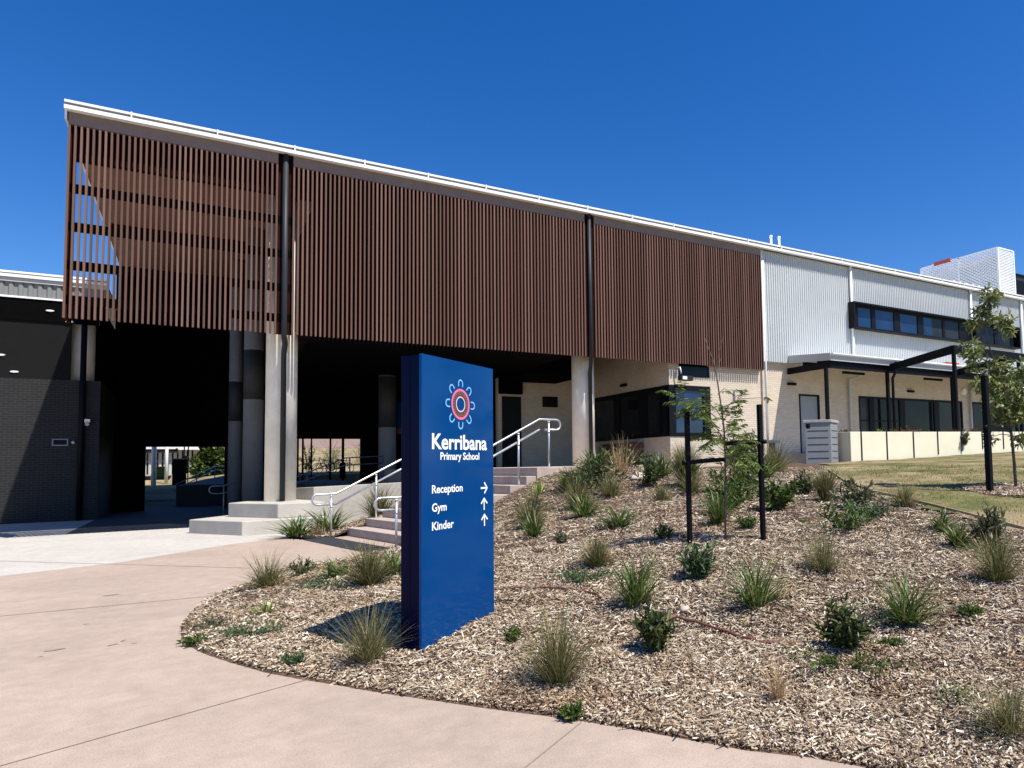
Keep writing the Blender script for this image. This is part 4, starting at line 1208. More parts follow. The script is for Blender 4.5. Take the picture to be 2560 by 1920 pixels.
def leaves(pts, dirs, length, width, fold=0.25):
    """pointed leaves: pts (n,3), dirs (n,3) unit; 4-corner kite pairs"""
    n = len(pts)
    u = dirs / (np.linalg.norm(dirs, axis=1, keepdims=True) + 1e-9)
    rnd = rng.normal(0, 1, (n, 3)); rnd[:, 2] += 1.2
    s = np.cross(u, rnd); s /= np.linalg.norm(s, axis=1, keepdims=True) + 1e-9
    w = np.cross(s, u)
    L = (length * (0.65 + 0.7 * rng.random(n)))[:, None]; Wd = (width * (0.7 + 0.6 * rng.random(n)))[:, None]
    V = np.empty((n, 6, 3))
    V[:, 0] = pts
    V[:, 1] = pts + u * L * .35 + s * Wd / 2 + w * Wd * fold * .5
    V[:, 2] = pts + u * L * .75 + s * Wd * .36 + w * Wd * fold * .2 - w * L * .06
    V[:, 3] = pts + u * L - w * L * .15
    V[:, 4] = pts + u * L * .75 - s * Wd * .36 + w * Wd * fold * .2 - w * L * .06
    V[:, 5] = pts + u * L * .35 - s * Wd / 2 + w * Wd * fold * .5
    base = (np.arange(n) * 6)[:, None, None]
    q = np.array([[0, 1, 2, 3], [0, 3, 4, 5]])[None]
    return V.reshape(-1, 3), (base + q).reshape(-1, 4)

def join(*parts):
    vs, qs, o = [], [], 0
    for V, Q in parts:
        vs.append(V); qs.append(Q + o); o += len(V)
    return np.concatenate(vs), np.concatenate(qs)

def plant(kind, name, x, y, h, label, cat, w=None, z=None, seed=None):
    if z is None: z = h1(x, y)
    loc = (x, y, z)
    global WS
    WS = max(1.0, math.hypot(x, y) / 5.5) ** 0.85
    w = (w if w else h) * 1.3
    h = h * 1.2
    if kind == 'tussock':
        V, Q = join(blades(480, h, 1.0, w * .10, .005, (0.02, min(1.2, .85 * w / h)), .75, hvar=.5), blades(200, h * .6, 1.0, w * .14, .005, (.5, 1.4), .5))
        o = npmesh(name, V, Q, 'tussock', loc=loc)
        V, Q = blades(70, h * 1.02, 1.05, w * .12, .0035, (0.1, .8 * w / h), .5)
        npmesh('dry_blades', V, Q, 'straw', parent=o)
    elif kind == 'pale':
        V, Q = join(blades(430, h, 1.0, w * .10, .0045, (0.05, min(1.25, .95 * w / h)), .75, hvar=.5), blades(180, h * .55, 1.0, w * .14, .0045, (.6, 1.4), .5))
        o = npmesh(name, V, Q, 'pale_tussock', loc=loc)
    elif kind == 'dry':
        V, Q = blades(130, h, 1.0, w * .18, .004, (0.03, .9 * w / h), .5, hvar=.6)
        o = npmesh(name, V, Q, 'straw', loc=loc)
    elif kind == 'strap':
        V, Q = join(blades(130, h, max(1.0, min(1.6, w / h)), w * .11, .016, (0.05, min(1.15, .9 * w / h)), .9, segs=5, hvar=.5), blades(50, h * .6, 1.0, w * .13, .014, (.5, 1.3), .6, segs=5))
        o = npmesh(name, V, Q, 'strap', loc=loc)
        V, Q = blades(12, h * .8, 1.0, w * .1, .010, (.5, 1.3), .6)
        npmesh('dead_blades', V, Q, 'straw', parent=o)
    elif kind == 'lime':
        V, Q = blades(40, h, 1.0, w * .12, .013, (0.1, .9 * w / h), .6, segs=4)
        o = npmesh(name, V, Q, 'lime', loc=loc)
    elif kind in ('shrub', 'blue', 'greyshrub', 'darkshrub', 'cover', 'redshrub', 'midshrub'):
        mat = {'shrub': 'mid_leaf', 'blue': 'blue_leaf', 'greyshrub': 'grey_leaf', 'darkshrub': 'dark_leaf', 'cover': 'mid_leaf', 'redshrub': 'red_leaf', 'midshrub': 'mid_leaf'}[kind]
        flat = kind in ('blue', 'cover')
        nst = 34 if flat else 24
        P, D, stem = [], [], MB()
        for k in range(nst):
            a = rng.random() * 6.283
            if flat:
                r = w * .5 * (0.4 + .6 * rng.random()); tip = np.array([r * math.cos(a), r * math.sin(a), h * (0.4 + .6 * rng.random())])
            else:
                q0 = math.sqrt(rng.random()); r = w * .52 * q0; tip = np.array([r * math.cos(a), r * math.sin(a), h * (1 - .55 * q0 * q0) * (0.6 + .4 * rng.random())])
            b0 = np.array([tip[0] * .15, tip[1] * .15, -.02])
            bend = np.array([tip[0] * .3, tip[1] * .3, tip[2] * .6])
            m_ = int((10 if flat else 18) * (1 if h < .5 else 1.6))
            for j in range(m_):
                f = .18 + .82 * j / (m_ - 1)
                p = b0 * (1 - f) ** 2 + 2 * f * (1 - f) * bend + f * f * tip
                P.append(p)
                d = (tip - b0) * .6 / (np.linalg.norm(tip - b0) + 1e-6) + rng.normal(0, .75, 3)
                d[2] += .25
                D.append(d)
            stem.tube([b0, .25 * b0 + .5 * bend + .25 * tip, tip], [.004, .003, .0015], 4, caps=False)
        ll = max(.03, min(.085, h * .18)) * (1.3 if flat else 1.0)
        V, Q = leaves(np.array(P), np.array(D), ll * 1.15, ll * (.42 if kind != 'darkshrub' else .34))
        if flat:        # creeping stems and leaves make one mat
            V, Q = join((V, Q), (np.array([tuple(p) for p in stem.v]), np.array(stem.f)))
            return tag(npmesh(name, V, Q, mat, loc=loc), label, cat)
        o = npmesh(name, V, Q, mat, loc=loc)
        stem.v = [(p[0] + x, p[1] + y, p[2] + z) for p in stem.v]
        stem.build('stem', 'bark', o)
    return tag(o, label, cat)

TUS, STR, SHR = 'tussock grass', 'strappy plant', 'shrub'
for args in (
    ('pale', 'tussock_grass', .83, 10.35, .46, 'pale straw tussock on the far left curve of the bed edge', TUS, .62),
    ('darkshrub', 'leafy_shrub', 1.30, 10.85, .22, 'tiny dark leafy shrub against the path behind the pale straw tussock', SHR, .36),
    ('strap', 'strappy_plant', 1.62, 9.95, .24, 'low spreading strappy plant left of the dark tussock by the blue sign', STR, .75),
    ('blue', 'ground_cover_plant', 1.42, 9.35, .09, 'flat green ground cover in front of the low strappy plant left of the sign', 'ground cover', .8),
    ('tussock', 'tussock_grass', 1.80, 8.94, .50, 'dark green tussock just left of the blue sign, behind its shadow', TUS, .55),
    ('strap', 'strappy_plant', 2.16, 9.25, .34, 'green plant half hidden behind the left edge of the blue sign', STR, .4),
    ('lime', 'strappy_plant', .67, 8.48, .17, 'small bright lime strappy plant alone in the mulch left of the sign', STR, .2),
    ('greyshrub', 'small_weed', .19, 8.26, .10, 'low weedy clump nearest the leftmost curve of the path', 'weed', .42),
    ('blue', 'ground_cover_plant', .50, 7.70, .07, 'grey green trailing ground cover left of the sign shadow', 'ground cover', .6),
    ('pale', 'tussock_grass', 1.2, 5.96, .42, 'olive tussock growing in the shadow at the foot of the blue sign', TUS, .42),
    ('blue', 'small_weed', .70, 6.38, .05, 'tiny green weed at the path edge in front of the sign', 'weed', .16),
    ('cover', 'small_weed', .02, 7.75, .05, 'thin weed on the path edge at the left tip of the bed', 'weed', .2),
    ('shrub', 'small_weed', 2.24, 5.52, .13, 'small leafy sprig just right of the blue sign base', 'weed', .12),
    ('tussock', 'tussock_grass', 2.20, 4.58, .50, 'large round olive tussock at the front centre of the bed', TUS, .52),
    ('cover', 'small_weed', 2.04, 4.05, .05, 'tiny weed on the path edge below the large round tussock', 'weed', .12),
    ('darkshrub', 'leafy_shrub', 3.0, 4.54, .33, 'dark glossy leafy shrub with an upright crown beside the brown dripline', SHR, .24),
    ('strap', 'strappy_plant', 3.46, 5.53, .46, 'tall dense strappy clump behind the dark glossy shrub', STR, .42),
    ('tussock', 'tussock_grass', 3.88, 7.02, .34, 'grey green grass tuft behind the blue green ground cover', TUS, .4),
    ('blue', 'ground_cover_plant', 3.5, 6.62, .11, 'blue green ground cover mat right of the blue sign', 'ground cover', .58),
    ('blue', 'leafy_shrub', 4.32, 5.71, .27, 'soft feathery green shrub in front of the left tree stake', SHR, .3),
    ('strap', 'strappy_plant', 4.16, 4.68, .46, 'strappy plant with long blades fanning left, in open mulch right of centre', STR, .5),
    ('strap', 'strappy_plant', 4.23, 9.55, .36, 'strappy clump in the mulch just right of the top of the sign base', STR, .32),
    ('greyshrub', 'small_weed', 4.15, 8.51, .18, 'sparse dry twig with a few leaves behind the grey green tuft', 'weed', .14),
    ('strap', 'strappy_plant', 5.24, 8.80, .34, 'wide low strappy clump left of the left tree stake', STR, .55),
    ('darkshrub', 'small_weed', 4.96, 7.25, .21, 'small dark leafy sprig at the foot of the left tree stake', 'weed', .2),
    ('strap', 'strappy_plant', 6.0, 7.47, .44, 'upright strappy clump between the two tree stakes', STR, .34),
    ('cover', 'small_weed', 6.04, 6.92, .15, 'small green weed right of the sapling trunk', 'weed', .24),
    ('dry', 'dry_grass', 5.40, 6.10, .12, 'low rusty dead grass at the foot of the sapling', 'dry grass', .5),
    ('pale', 'tussock_grass', 5.32, 4.97, .42, 'olive and straw tussock below the right tree stake', TUS, .46),
    ('dry', 'dry_grass', 5.29, 4.62, .16, 'rusty dead grass spilling in front of the olive and straw tussock', 'dry grass', .42),
    ('strap', 'strappy_plant', 4.74, 3.58, .40, 'strappy plant fanning wide above the right dripline', STR, .46),
    ('darkshrub', 'leafy_shrub', 3.99, 3.55, .34, 'dark twiggy shrub rising from a green mat in the right foreground', SHR, .26),
    ('cover', 'ground_cover_plant', 3.86, 3.46, .08, 'thin green mat round the foot of the dark twiggy shrub', 'ground cover', .75),
    ('dry', 'dry_grass', 4.75, 4.75, .10, 'thin rusty dead grass right of the long bladed strappy plant', 'dry grass', .5),
    ('dry', 'dry_grass', 5.75, 3.75, .12, 'rusty dead grass left of the dark olive tussock', 'dry grass', .5),
    ('dry', 'dry_grass', 1.05, 10.2, .14, 'bleached dead grass at the foot of the pale straw tussock', 'dry grass', .55),
    ('dry', 'dry_grass', 4.9, 10.3, .12, 'bleached dead grass on the slope right of the sign, below the stair end plants', 'dry grass', .9),
    ('dry', 'dry_grass', 3.9, 2.1, .16, 'straw coloured dead blades under the corner tussock', 'dry grass', .5),
    ('cover', 'small_weed', 5.15, 3.3, .07, 'tiny yellow green weed at the right end of the dripline', 'weed', .16),
    ('cover', 'small_weed', 4.25, 3.35, .05, 'tiny lime weed between the twiggy shrub and the fanning strappy plant', 'weed', .14),
    ('dry', 'dry_grass', 3.12, 3.33, .28, 'single pale wispy dead tuft in the front mulch', 'dry grass', .14),
    ('pale', 'tussock_grass', 3.78, 2.24, .30, 'spreading tussock in the bottom right corner', TUS, .42),
    ('strap', 'strappy_plant', 3.92, 2.62, .10, 'low green tuft left of the corner tussock', STR, .34),
    ('tussock', 'tussock_grass', 6.19, 3.68, .42, 'tall dark olive tussock at the right edge of the picture', TUS, .46),
    ('greyshrub', 'leafy_shrub', 7.38, 4.45, .38, 'tall twiggy shrub behind the dark olive tussock at the right edge', SHR, .3),
    ('cover', 'leafy_shrub', 7.0, 4.25, .14, 'bright green mound at the foot of the tall twiggy shrub on the right', SHR, .6),
    ('strap', 'strappy_plant', 7.08, 4.63, .28, 'nearer of two strappy clumps by the timber lawn edging', STR, .22),
    ('strap', 'strappy_plant', 7.62, 5.19, .26, 'farther of two strappy clumps by the timber lawn edging', STR, .3),
    ('midshrub', 'leafy_shrub', 6.78, 5.95, .30, 'broad bright green shrub right of the right tree stake', SHR, .75),
    ('pale', 'tussock_grass', 8.6, 6.45, .36, 'round olive tussock right on the lawn edging', TUS, .42),
    ('greyshrub', 'leafy_shrub', 8.06, 6.89, .36, 'open olive twiggy shrub left of the lawn edging tussock', SHR, .5),
    ('tussock', 'tussock_grass', 8.27, 7.62, .48, 'narrow upright tussock at the lower corner of the lawn', TUS, .3),
    ('darkshrub', 'leafy_shrub', 8.67, 8.44, .34, 'small dark pointed shrub left of the narrow upright tussock', SHR, .32),
    ('shrub', 'leafy_shrub', 7.26, 7.62, .46, 'dense pale flecked shrub just right of the right tree stake', SHR, .5),
    ('blue', 'ground_cover_plant', 7.6, 6.3, .22, 'grey green sprawling cover between the broad shrub and the lawn', 'ground cover', .8),
    ('darkshrub', 'leafy_shrub', 6.72, 12.3, .66, 'large dark shrub below the second concrete column', SHR, 1.0),
    ('dry', 'dry_grass', 8.13, 13.58, .78, 'brown flowering grass in front of the reception planter box', 'dry grass', .7),
    ('darkshrub', 'leafy_shrub', 7.72, 11.78, .5, 'dark shrub right of the large one, below the reception window', SHR, .65),
    ('pale', 'tussock_grass', 6.93, 10.17, .32, 'grey green soft tussock on the upper slope left of the stakes', TUS, .5),
    ('strap', 'strappy_plant', 8.14, 11.05, .6, 'tall green and brown strappy plant below the sunlit reception corner', STR, .4),
    ('tussock', 'tussock_grass', 8.16, 11.1, .74, 'brown seed stalk grass standing within the tall strappy plant', TUS, .3),
    ('shrub', 'leafy_shrub', 7.53, 8.78, .86, 'large fresh green shrub behind the sapling and right stake', SHR, .95),
    ('pale', 'tussock_grass', 11.76, 12.4, .80, 'broad olive grass clump left of the grey cabinet', TUS, .95),
    ('darkshrub', 'leafy_shrub', 11.5, 13.0, 1.05, 'dark tall reed like plant behind the broad olive grass clump', SHR, .5),
    ('strap', 'strappy_plant', 16.2, 19.0, 1.0, 'tall strappy plant against the sunny cream brick wall', STR, 1.0),
    ('lime', 'strappy_plant', 6.13, 13.59, .30, 'bright yellow green plant beside the upper stair ends', STR, .38),
    ('strap', 'strappy_plant', 6.62, 13.13, .48, 'green clump touching the right side of the stair top', STR, .5),
    ('tussock', 'tussock_grass', 5.89, 11.37, .5, 'soft dark tussock below the stair railing foot', TUS, .5),
    ('pale', 'tussock_grass', 5.45, 12.32, .40, 'straw tipped tussock against the lower stair ends', TUS, .65),
    ('strap', 'strappy_plant', 7.5, 13.6, .6, 'glossy green clump at the edge of the landing', STR, .6),
    ('darkshrub', 'leafy_shrub', 9.0, 14.6, .6, 'dark bush at the foot of the second concrete column', SHR, 1.0),
    ('darkshrub', 'leafy_shrub', 7.25, 13.1, .62, 'dark green bush between the stair top and the large dark shrub', SHR, .8),
    ('pale', 'tussock_grass', 6.75, 11.6, .42, 'olive tussock in front of the large dark shrub', TUS, .6),
    ('pale', 'tussock_grass', 3.3, 9.6, .40, 'olive tussock half hidden behind the right edge of the blue sign', TUS, .5),
    ('tussock', 'tussock_grass', 4.75, 10.9, .42, 'green tussock below the grey green shrub by the lowest visible step', TUS, .55),
    ('strap', 'strappy_plant', 5.5, 10.4, .40, 'bright strappy clump between the dead grass and the open mulch', STR, .5),
    ('pale', 'tussock_grass', 7.7, 10.3, .42, 'straw tipped tussock below the tall green and brown strappy plant', TUS, .55),
    ('tussock', 'tussock_grass', 9.6, 13.2, .6, 'dark tussock on the crest in front of the brick corner', TUS, .7),
    ('strap', 'strappy_plant', 10.4, 11.4, .5, 'strappy clump between the olive grass clump and the tall strappy plant', STR, .6),
    ('greyshrub', 'leafy_shrub', 5.2, 12.0, .30, 'grey green low shrub against the end of the lowest visible step', SHR, .7),
    ('dry', 'dry_grass', 6.6, 10.9, .14, 'bleached dead grass below the olive tussock', 'dry grass', .8),
    ('strap', 'strappy_plant', 8.6, 12.6, .5, 'strappy plant right of the dark shrubs under the reception window', STR, .55),
    ('midshrub', 'leafy_shrub', 6.75, 8.2, .5, 'fresh green bush at the left foot of the sapling', SHR, .6),
):
    plant(*args)
def bz(x, y): return float(bed2_h(np.array([x]), np.array([y]))[0])
for args in (
    ('strap', 'strappy_plant', 2.05, 18.45, .52, 'dark strappy plant at the foot of the lower concrete block', STR, .9),
    ('strap', 'strappy_plant', 2.85, 19.0, .58, 'second dark strappy plant along the concrete blocks', STR, 1.1),
    ('dry', 'dry_grass', 2.55, 18.35, .34, 'orange brown grass tuft left of the railing foot', 'dry grass', .5),
    ('tussock', 'tussock_grass', 4.2, 19.6, .8, 'wide green tussock behind the left stair railing', TUS, 1.3),
    ('tussock', 'tussock_grass', 5.3, 19.6, .7, 'grass tussock beside the upper steps near the sign', TUS, .7),
):
    plant(*args, z=bz(args[2], args[3]))

# young staked sapling in the bed -----------------------------------------------------
def pinnate(P, D, p0, d0, L, n, ll, droop=.5):
    """leaflets in pairs along a drooping rachis"""
    p = np.array(p0, float); d = np.array(d0, float); d /= np.linalg.norm(d)
    pts = [p.copy()]
    for k in range(n):
        d = d + np.array([0, 0, -droop / n]); d /= np.linalg.norm(d)
        p = p + d * L / n
        pts.append(p.copy())
        s = np.cross(d, [0, 0, 1]); s /= np.linalg.norm(s) + 1e-9
        for sgn in (-1, 1):
            P.append(p.copy()); D.append(sgn * s * .85 + d * .6 + np.array([0, 0, -.35]) + rng.normal(0, .15, 3))
    return pts
cr = np.array([Rm[0][0], Rm[0][1], 0]); cr /= np.linalg.norm(cr)       # direction across the picture, level
cd = np.array([-cr[1], cr[0], 0])
SX, SY = 5.38, 6.56
SZ = h1(SX, SY)
tree = thing('young_tree', 'thin young tree with feathery leaves tied between two black stakes', 'tree', (SX, SY, SZ))
b0 = np.array([SX, SY, SZ])
k_ = .00553
def tp_(u, v, d=0.0):
    return b0 + cr * ((u - 1568) * k_) + np.array([0, 0, (1172 - v) * k_]) + cd * d
trunk = [tp_(1568, 1180), tp_(1570, 1080), tp_(1573, 1000), tp_(1572, 930), tp_(1566, 870), tp_(1558, 805), tp_(1552, 775), tp_(1543, 750), tp_(1535, 725)]
MB().tube([tuple(p) for p in trunk], [.014, .013, .012, .011, .010, .009, .007, .005, .003], 7).build('trunk', 'bark', tree)
P, D, br = [], [], MB()
def branch(u0, v0, u1, v1, d, nl, L=.22, n=9, ll=.06, dr=.6):
    a, b = tp_(u0, v0), tp_(u1, v1, d)
    mid = (a + b) / 2 + np.array([0, 0, .05])
    br.tube([tuple(a), tuple(mid), tuple(b)], [.006, .004, .0025], 5)
    for j in range(nl):
        f = .3 + .7 * j / max(1, nl - 1)
        p = a * (1 - f) ** 2 + 2 * f * (1 - f) * mid + f * f * b
        dd = (b - a) / np.linalg.norm(b - a) * .8 + cr * rng.normal(0, .6) + cd * rng.normal(0, .6) + np.array([0, 0, .1])
        pts = pinnate(P, D, p, dd, L * (.7 + .5 * rng.random()), n, ll, dr)
        br.tube([tuple(q) for q in pts], .0016, 3, caps=False)
branch(1562, 925, 1462, 850, -.1, 8, .24, 10)
branch(1560, 905, 1500, 868, .12, 6, .24, 9)
branch(1570, 950, 1530, 905, -.2, 5, .2, 8)
branch(1572, 960, 1515, 940, .2, 5, .2, 8)
branch(1570, 940, 1602, 905, .1, 5, .16, 7)
branch(1567, 895, 1612, 858, -.05, 4, .15, 7)
branch(1560, 850, 1588, 842, 0, 2, .12, 6)
branch(1566, 880, 1658, 858, .05, 2, .14, 7)
branch(1573, 980, 1610, 955, -.1, 5, .2, 8)
branch(1573, 1010, 1618, 985, .15, 5, .2, 8)
branch(1572, 1020, 1545, 985, .1, 4, .18, 8)
branch(1571, 1040, 1600, 1010, -.15, 4, .18, 8)
branch(1562, 930, 1490, 880, .05, 7, .26, 11)
branch(1566, 900, 1540, 880, -.1, 4, .18, 8)
branch(1568, 915, 1595, 885, .1, 5, .18, 8)
branch(1571, 945, 1545, 955, -.15, 5, .22, 9)
branch(1572, 975, 1600, 945, .15, 5, .22, 9)
branch(1570, 955, 1545, 930, .1, 5, .2, 9)
branch(1572, 965, 1590, 930, -.1, 5, .2, 9)
branch(1573, 990, 1630, 1000, -.1, 6, .22, 9)
branch(1573, 1030, 1625, 1035, .1, 6, .22, 9)
for (u, v) in ((1556, 790), (1562, 745)):
    br.tube([tuple(tp_(1553, 800)), tuple(tp_(u + 6, v)), tuple(tp_(u + 14, v - 22))], .002, 4)
V, Q = leaves(np.array(P), np.array(D), .075, .017)
npmesh('crown', V - b0, Q, 'wattle', parent=tree)
br.build('branches', 'bark', tree)
def stake(x, y, z, h, w, label):
    return tag(MB().prism([(x - w, y - w), (x + w, y - w), (x + w, y + w), (x - w, y + w)], z - .2, z + h).build('tree_stake', 'black_steel', bevel=.006), label, 'stake', 'black stakes beside the young trees')
st1 = tp_(1492, 1178); st2 = tp_(1647, 1173)
stake(5.03, 6.80, -1.0, 1.62, .026, 'black stake on the left of the thin sapling')
stake(5.72, 6.27, -.96, 1.64, .026, 'black stake on the right of the thin sapling')
def strap(p, q, label, w=.05):
    p, q = Vector(p), Vector(q)
    d = (q - p).normalized(); s = d.cross(Zv).normalized() * .012
    mb = MB()
    for sg_ in (-1, 1):
        mb.obox(p + s * (sg_ - .15) - Zv * w / 2, q - p, s * .3, Zv * w)
    mb.tube([p - d * .04 - Zv * w / 2, p - d * .04 + Zv * w / 2], .035, 8)
    return tag(mb.build('tree_tie', 'black_steel'), label, 'tree tie', 'black webbing ties on the young trees')
strap((5.03, 6.80, -1.0 + 1.0), tuple(tp_(1573, 992)), 'lower black tie from the left stake to the sapling')
strap((5.72, 6.27, -.96 + 1.19), tuple(tp_(1573, 958)), 'upper black tie from the sapling to the right stake')

# larger young tree in the lawn ------------------------------------------------------
TX, TY = 11.4, 6.39
TZ = h1(TX, TY)
t0 = np.array([TX, TY, TZ])
tr2 = thing('young_tree', 'taller leafy young tree growing in the lawn at the right edge', 'tree', (TX, TY, TZ))
def q_(a, u, d=0.0):
    return t0 + cr * a + np.array([0, 0, u]) + cd * d
tk = [q_(0, -.1), q_(-.01, .4), q_(-.03, .9), q_(-.09, 1.5), q_(-.22, 2.0), q_(-.33, 2.4), q_(-.37, 2.8), q_(-.31, 3.25)]
MB().tube([tuple(p) for p in tk], [.028, .025, .023, .02, .017, .013, .009, .005], 8).build('trunk', 'bark', tr2)
P, D, br = [], [], MB()
def clump(a, u, d, ra, ru, n, src):
    n = int(n * 2.3)
    c = q_(a, u, d)
    s_ = q_(*src)
    br.tube([tuple(s_), tuple((s_ + c) / 2 + np.array([0, 0, .04])), tuple(c)], [.009, .006, .003], 5)
    for k in range(n):
        v = rng.normal(0, 1, 3); v /= np.linalg.norm(v); v *= rng.random() ** .45
        p = c + cr * v[0] * ra + cd * v[1] * ra * .9 + np.array([0, 0, v[2] * ru])
        dd = (p - c) * 2.0 + rng.normal(0, .25, 3); dd[2] -= .12
        for j in range(5):
            P.append(p + rng.normal(0, .012, 3)); D.append(dd / (np.linalg.norm(dd) + .1) + rng.normal(0, .65, 3))
for args in ((-.28, 3.2, 0, .15, .2, 16, (-.33, 2.95)), (-.50, 2.82, .1, .15, .14, 14, (-.37, 2.7)), (-.14, 2.8, -.1, .17, .16, 16, (-.37, 2.7)), (-.33, 2.95, .1, .15, .16, 12, (-.35, 2.8)), (.0, 2.62, .0, .1, .1, 5, (-.30, 2.6)),
             (-.66, 2.32, -.1, .17, .15, 15, (-.30, 2.2)), (-.56, 2.08, .1, .12, .12, 8, (-.28, 2.1)), (-.15, 2.05, .1, .2, .16, 16, (-.2, 1.95)), (.12, 1.95, -.1, .22, .2, 18, (-.18, 1.9)),
             (-.33, 1.8, .05, .2, .2, 18, (-.1, 1.6)), (-.1, 1.65, -.12, .24, .22, 20, (-.1, 1.5)), (.2, 1.6, .1, .25, .22, 22, (-.08, 1.4)), (-.28, 1.4, -.1, .22, .2, 20, (-.05, 1.2)), (-.02, 1.3, .1, .26, .22, 24, (-.05, 1.15)),
             (.25, 1.25, -.1, .24, .2, 20, (-.04, 1.0)), (-.22, 1.12, .05, .2, .12, 12, (-.03, .95)), (.5, 1.7, 0, .25, .3, 18, (-.05, 1.4)), (-.55, 1.72, -.1, .14, .1, 7, (-.12, 1.6)), (-.35, .86, .1, .12, .12, 7, (-.03, .9)), (.1, .85, 0, .14, .12, 8, (-.03, .85))):
    clump(*args)
V, Q = leaves(np.array(P), np.array(D), .105, .036)
npmesh('crown', V - t0, Q, 'gum', parent=tr2)
br.build('branches', 'bark', tr2)
RX, RY = 10.55, 6.33
stake(RX, RY, -.62, 1.9, .042, 'thick black stake beside the taller tree in the lawn')
strap((RX, RY, -.62 + 1.08), tuple(q_(-.03, .98)), 'black tie from the thick stake to the taller tree', .07)

# plants along the top of the retaining wall
for i, (x, kd, lb_) in enumerate(((18.35, 'redshrub', 'small dark red plant at the left end of the retaining wall'), (20.1, 'lime', 'yellow green tuft spilling over the retaining wall top'),
                                  (21.35, 'redshrub', 'broad red leaved plant on the wall top by the third rod'), (24.2, 'redshrub', 'red leaved plant on the wall top below the round light'), (25.7, 'redshrub', 'reddish plant on the wall top left of the tall stake'),
                                  (22.9, 'redshrub', 'tiny red plant in the middle of the wall top'))):
    plant(kd, 'wall_top_plant', x, 15.95, (.2, .2, .24, .2, .22, .12)[i], lb_, 'plant', (.4, .35, 1.0, .5, .5, .2)[i], z=.86 if i else .8)
plant('greyshrub', 'trailing_plant', 24.25, 15.44, .5, 'bare trailing stems hanging down the retaining wall', 'plant', .3, z=.45)

# drip lines, edging, rocks
def ground_tube(name, pts, r, mat, label, cat, dz=.015):
    mb = MB()
    dense = []
    for i in range(len(pts) - 1):
        for f in np.linspace(0, 1, 8, endpoint=False):
            x = pts[i][0] * (1 - f) + pts[i + 1][0] * f; y = pts[i][1] * (1 - f) + pts[i + 1][1] * f
            dense.append((x, y, h1(x, y) + dz + .004 * math.sin(9 * f + i)))
    mb.tube(dense, r, 7)
    return tag(mb.build(name, mat), label, cat)
ground_tube('drip_hose', [(2.55, 7.35), (2.74, 7.2), (2.95, 7.0), (3.2, 6.6), (3.35, 6.1), (3.3, 5.9)], .011, 'hose', 'short brown dripline coming out from behind the blue sign', 'hose', .03)
ground_tube('drip_hose', [(3.05, 4.85), (3.3, 4.95), (3.51, 4.97), (3.58, 4.6), (3.62, 4.25), (3.66, 4.05), (3.8, 3.88), (3.98, 3.72)], .012, 'hose', 'brown dripline between the dark glossy shrub and the twiggy shrub', 'hose', .03)
ground_tube('drip_hose', [(4.78, 3.62), (4.97, 3.51), (5.1, 3.3), (5.18, 3.05), (5.25, 2.8)], .011, 'hose', 'brown dripline running to the right edge of the picture', 'hose', .03)
ed = MB()
pts = LAWN[0:6]
for i in range(len(pts) - 1):
    for f in np.linspace(0, 1, 8, endpoint=False):
        g2 = f + .125
        xa, ya = pts[i][0] * (1 - f) + pts[i + 1][0] * f, pts[i][1] * (1 - f) + pts[i + 1][1] * f
        xb, yb = pts[i][0] * (1 - g2) + pts[i + 1][0] * g2, pts[i][1] * (1 - g2) + pts[i + 1][1] * g2
        a = Vector((xa, ya, h1(xa, ya) - .08)); b = Vector((xb, yb, h1(xb, yb) - .08))
        n_ = (b - a).cross(Zv).normalized() * .02
        ed.obox(a - n_ * .5, b - a, n_, (0, 0, .145))
tag(ed.build('lawn_edging', 'edging'), 'thin timber edging between the mulch and the lawn', 'edging')
def rock(x, y, r, label, zz=None):
    mb = MB().ball((0, 0, 0), 1, 9)
    zz = h1(x, y) if zz is None else zz
    s = [(1 + .25 * math.sin(7 * p[0] + 3 * p[1] + x * 9) + .2 * math.sin(5 * p[2] - 4 * p[0])) for p in mb.v]
    mb.v = [(x + p[0] * r * k, y + p[1] * r * .8 * k, zz + r * .2 + p[2] * r * .6 * k) for p, k in zip(mb.v, s)]
    return tag(mb.build('rock', 'rock'), label, 'rock', 'loose rocks in the mulch')
rock(8.0, 12.6, .2, 'pale rock between the two dark shrubs under the reception window')
rock(8.9, 12.2, .16, 'pale rock right of the dark shrubs under the reception window')
rock(9.4, 12.9, .22, 'largest pale rock on the mulch crest below the sunlit brick corner')
rock(3.7, 5.1, .05, 'small reddish stone in the open mulch near the dripline')

# ------------------------------------------------------------------ beyond the undercroft
wb = thing('far_shed', 'white ribbed shed seen through the left undercroft opening', 'building', (-4, 61, -.1))
corrug(-14, .2, -.3, 1.62, 60.8, .3, .05).build('wall', 'white_clad', wb)
MB().box(-14, 60.8, -.3, .2, 66, 1.6).build('rear_block', 'white_clad', wb)
MB().box(-14, 60.2, 1.62, .35, 66, 1.85).build('roof', 'white_metal', wb)
MB().box(-14, 60.74, .78, .2, 60.76, .84).build('wall_rail', 'grey_metal', wb)
tag(MB().box(-6, 54, 1.35, -1.0, 58, 1.5).box(-1.05, 53.9, 1.3, -.95, 58, 1.55).build('shade_roof', 'black_steel'), 'dark flat roof edge held up by the white posts', 'roof')
tag(MB().tube([(-2.03, 50, -1.2), (-2.03, 50, 3)], .13, 12).build('shelter_post', 'white_metal'), 'thicker left white post in the left opening', 'post', 'white posts in the left opening')
tag(MB().tube([(-1.47, 52, -1.2), (-1.47, 52, 3)], .09, 12).build('shelter_post', 'white_metal'), 'thinner right white post in the left opening', 'post', 'white posts in the left opening')
bn = thing('wheelie_bin', 'dark green wheelie bin in front of the white shed', 'bin', (-1.9, 56, -.35))
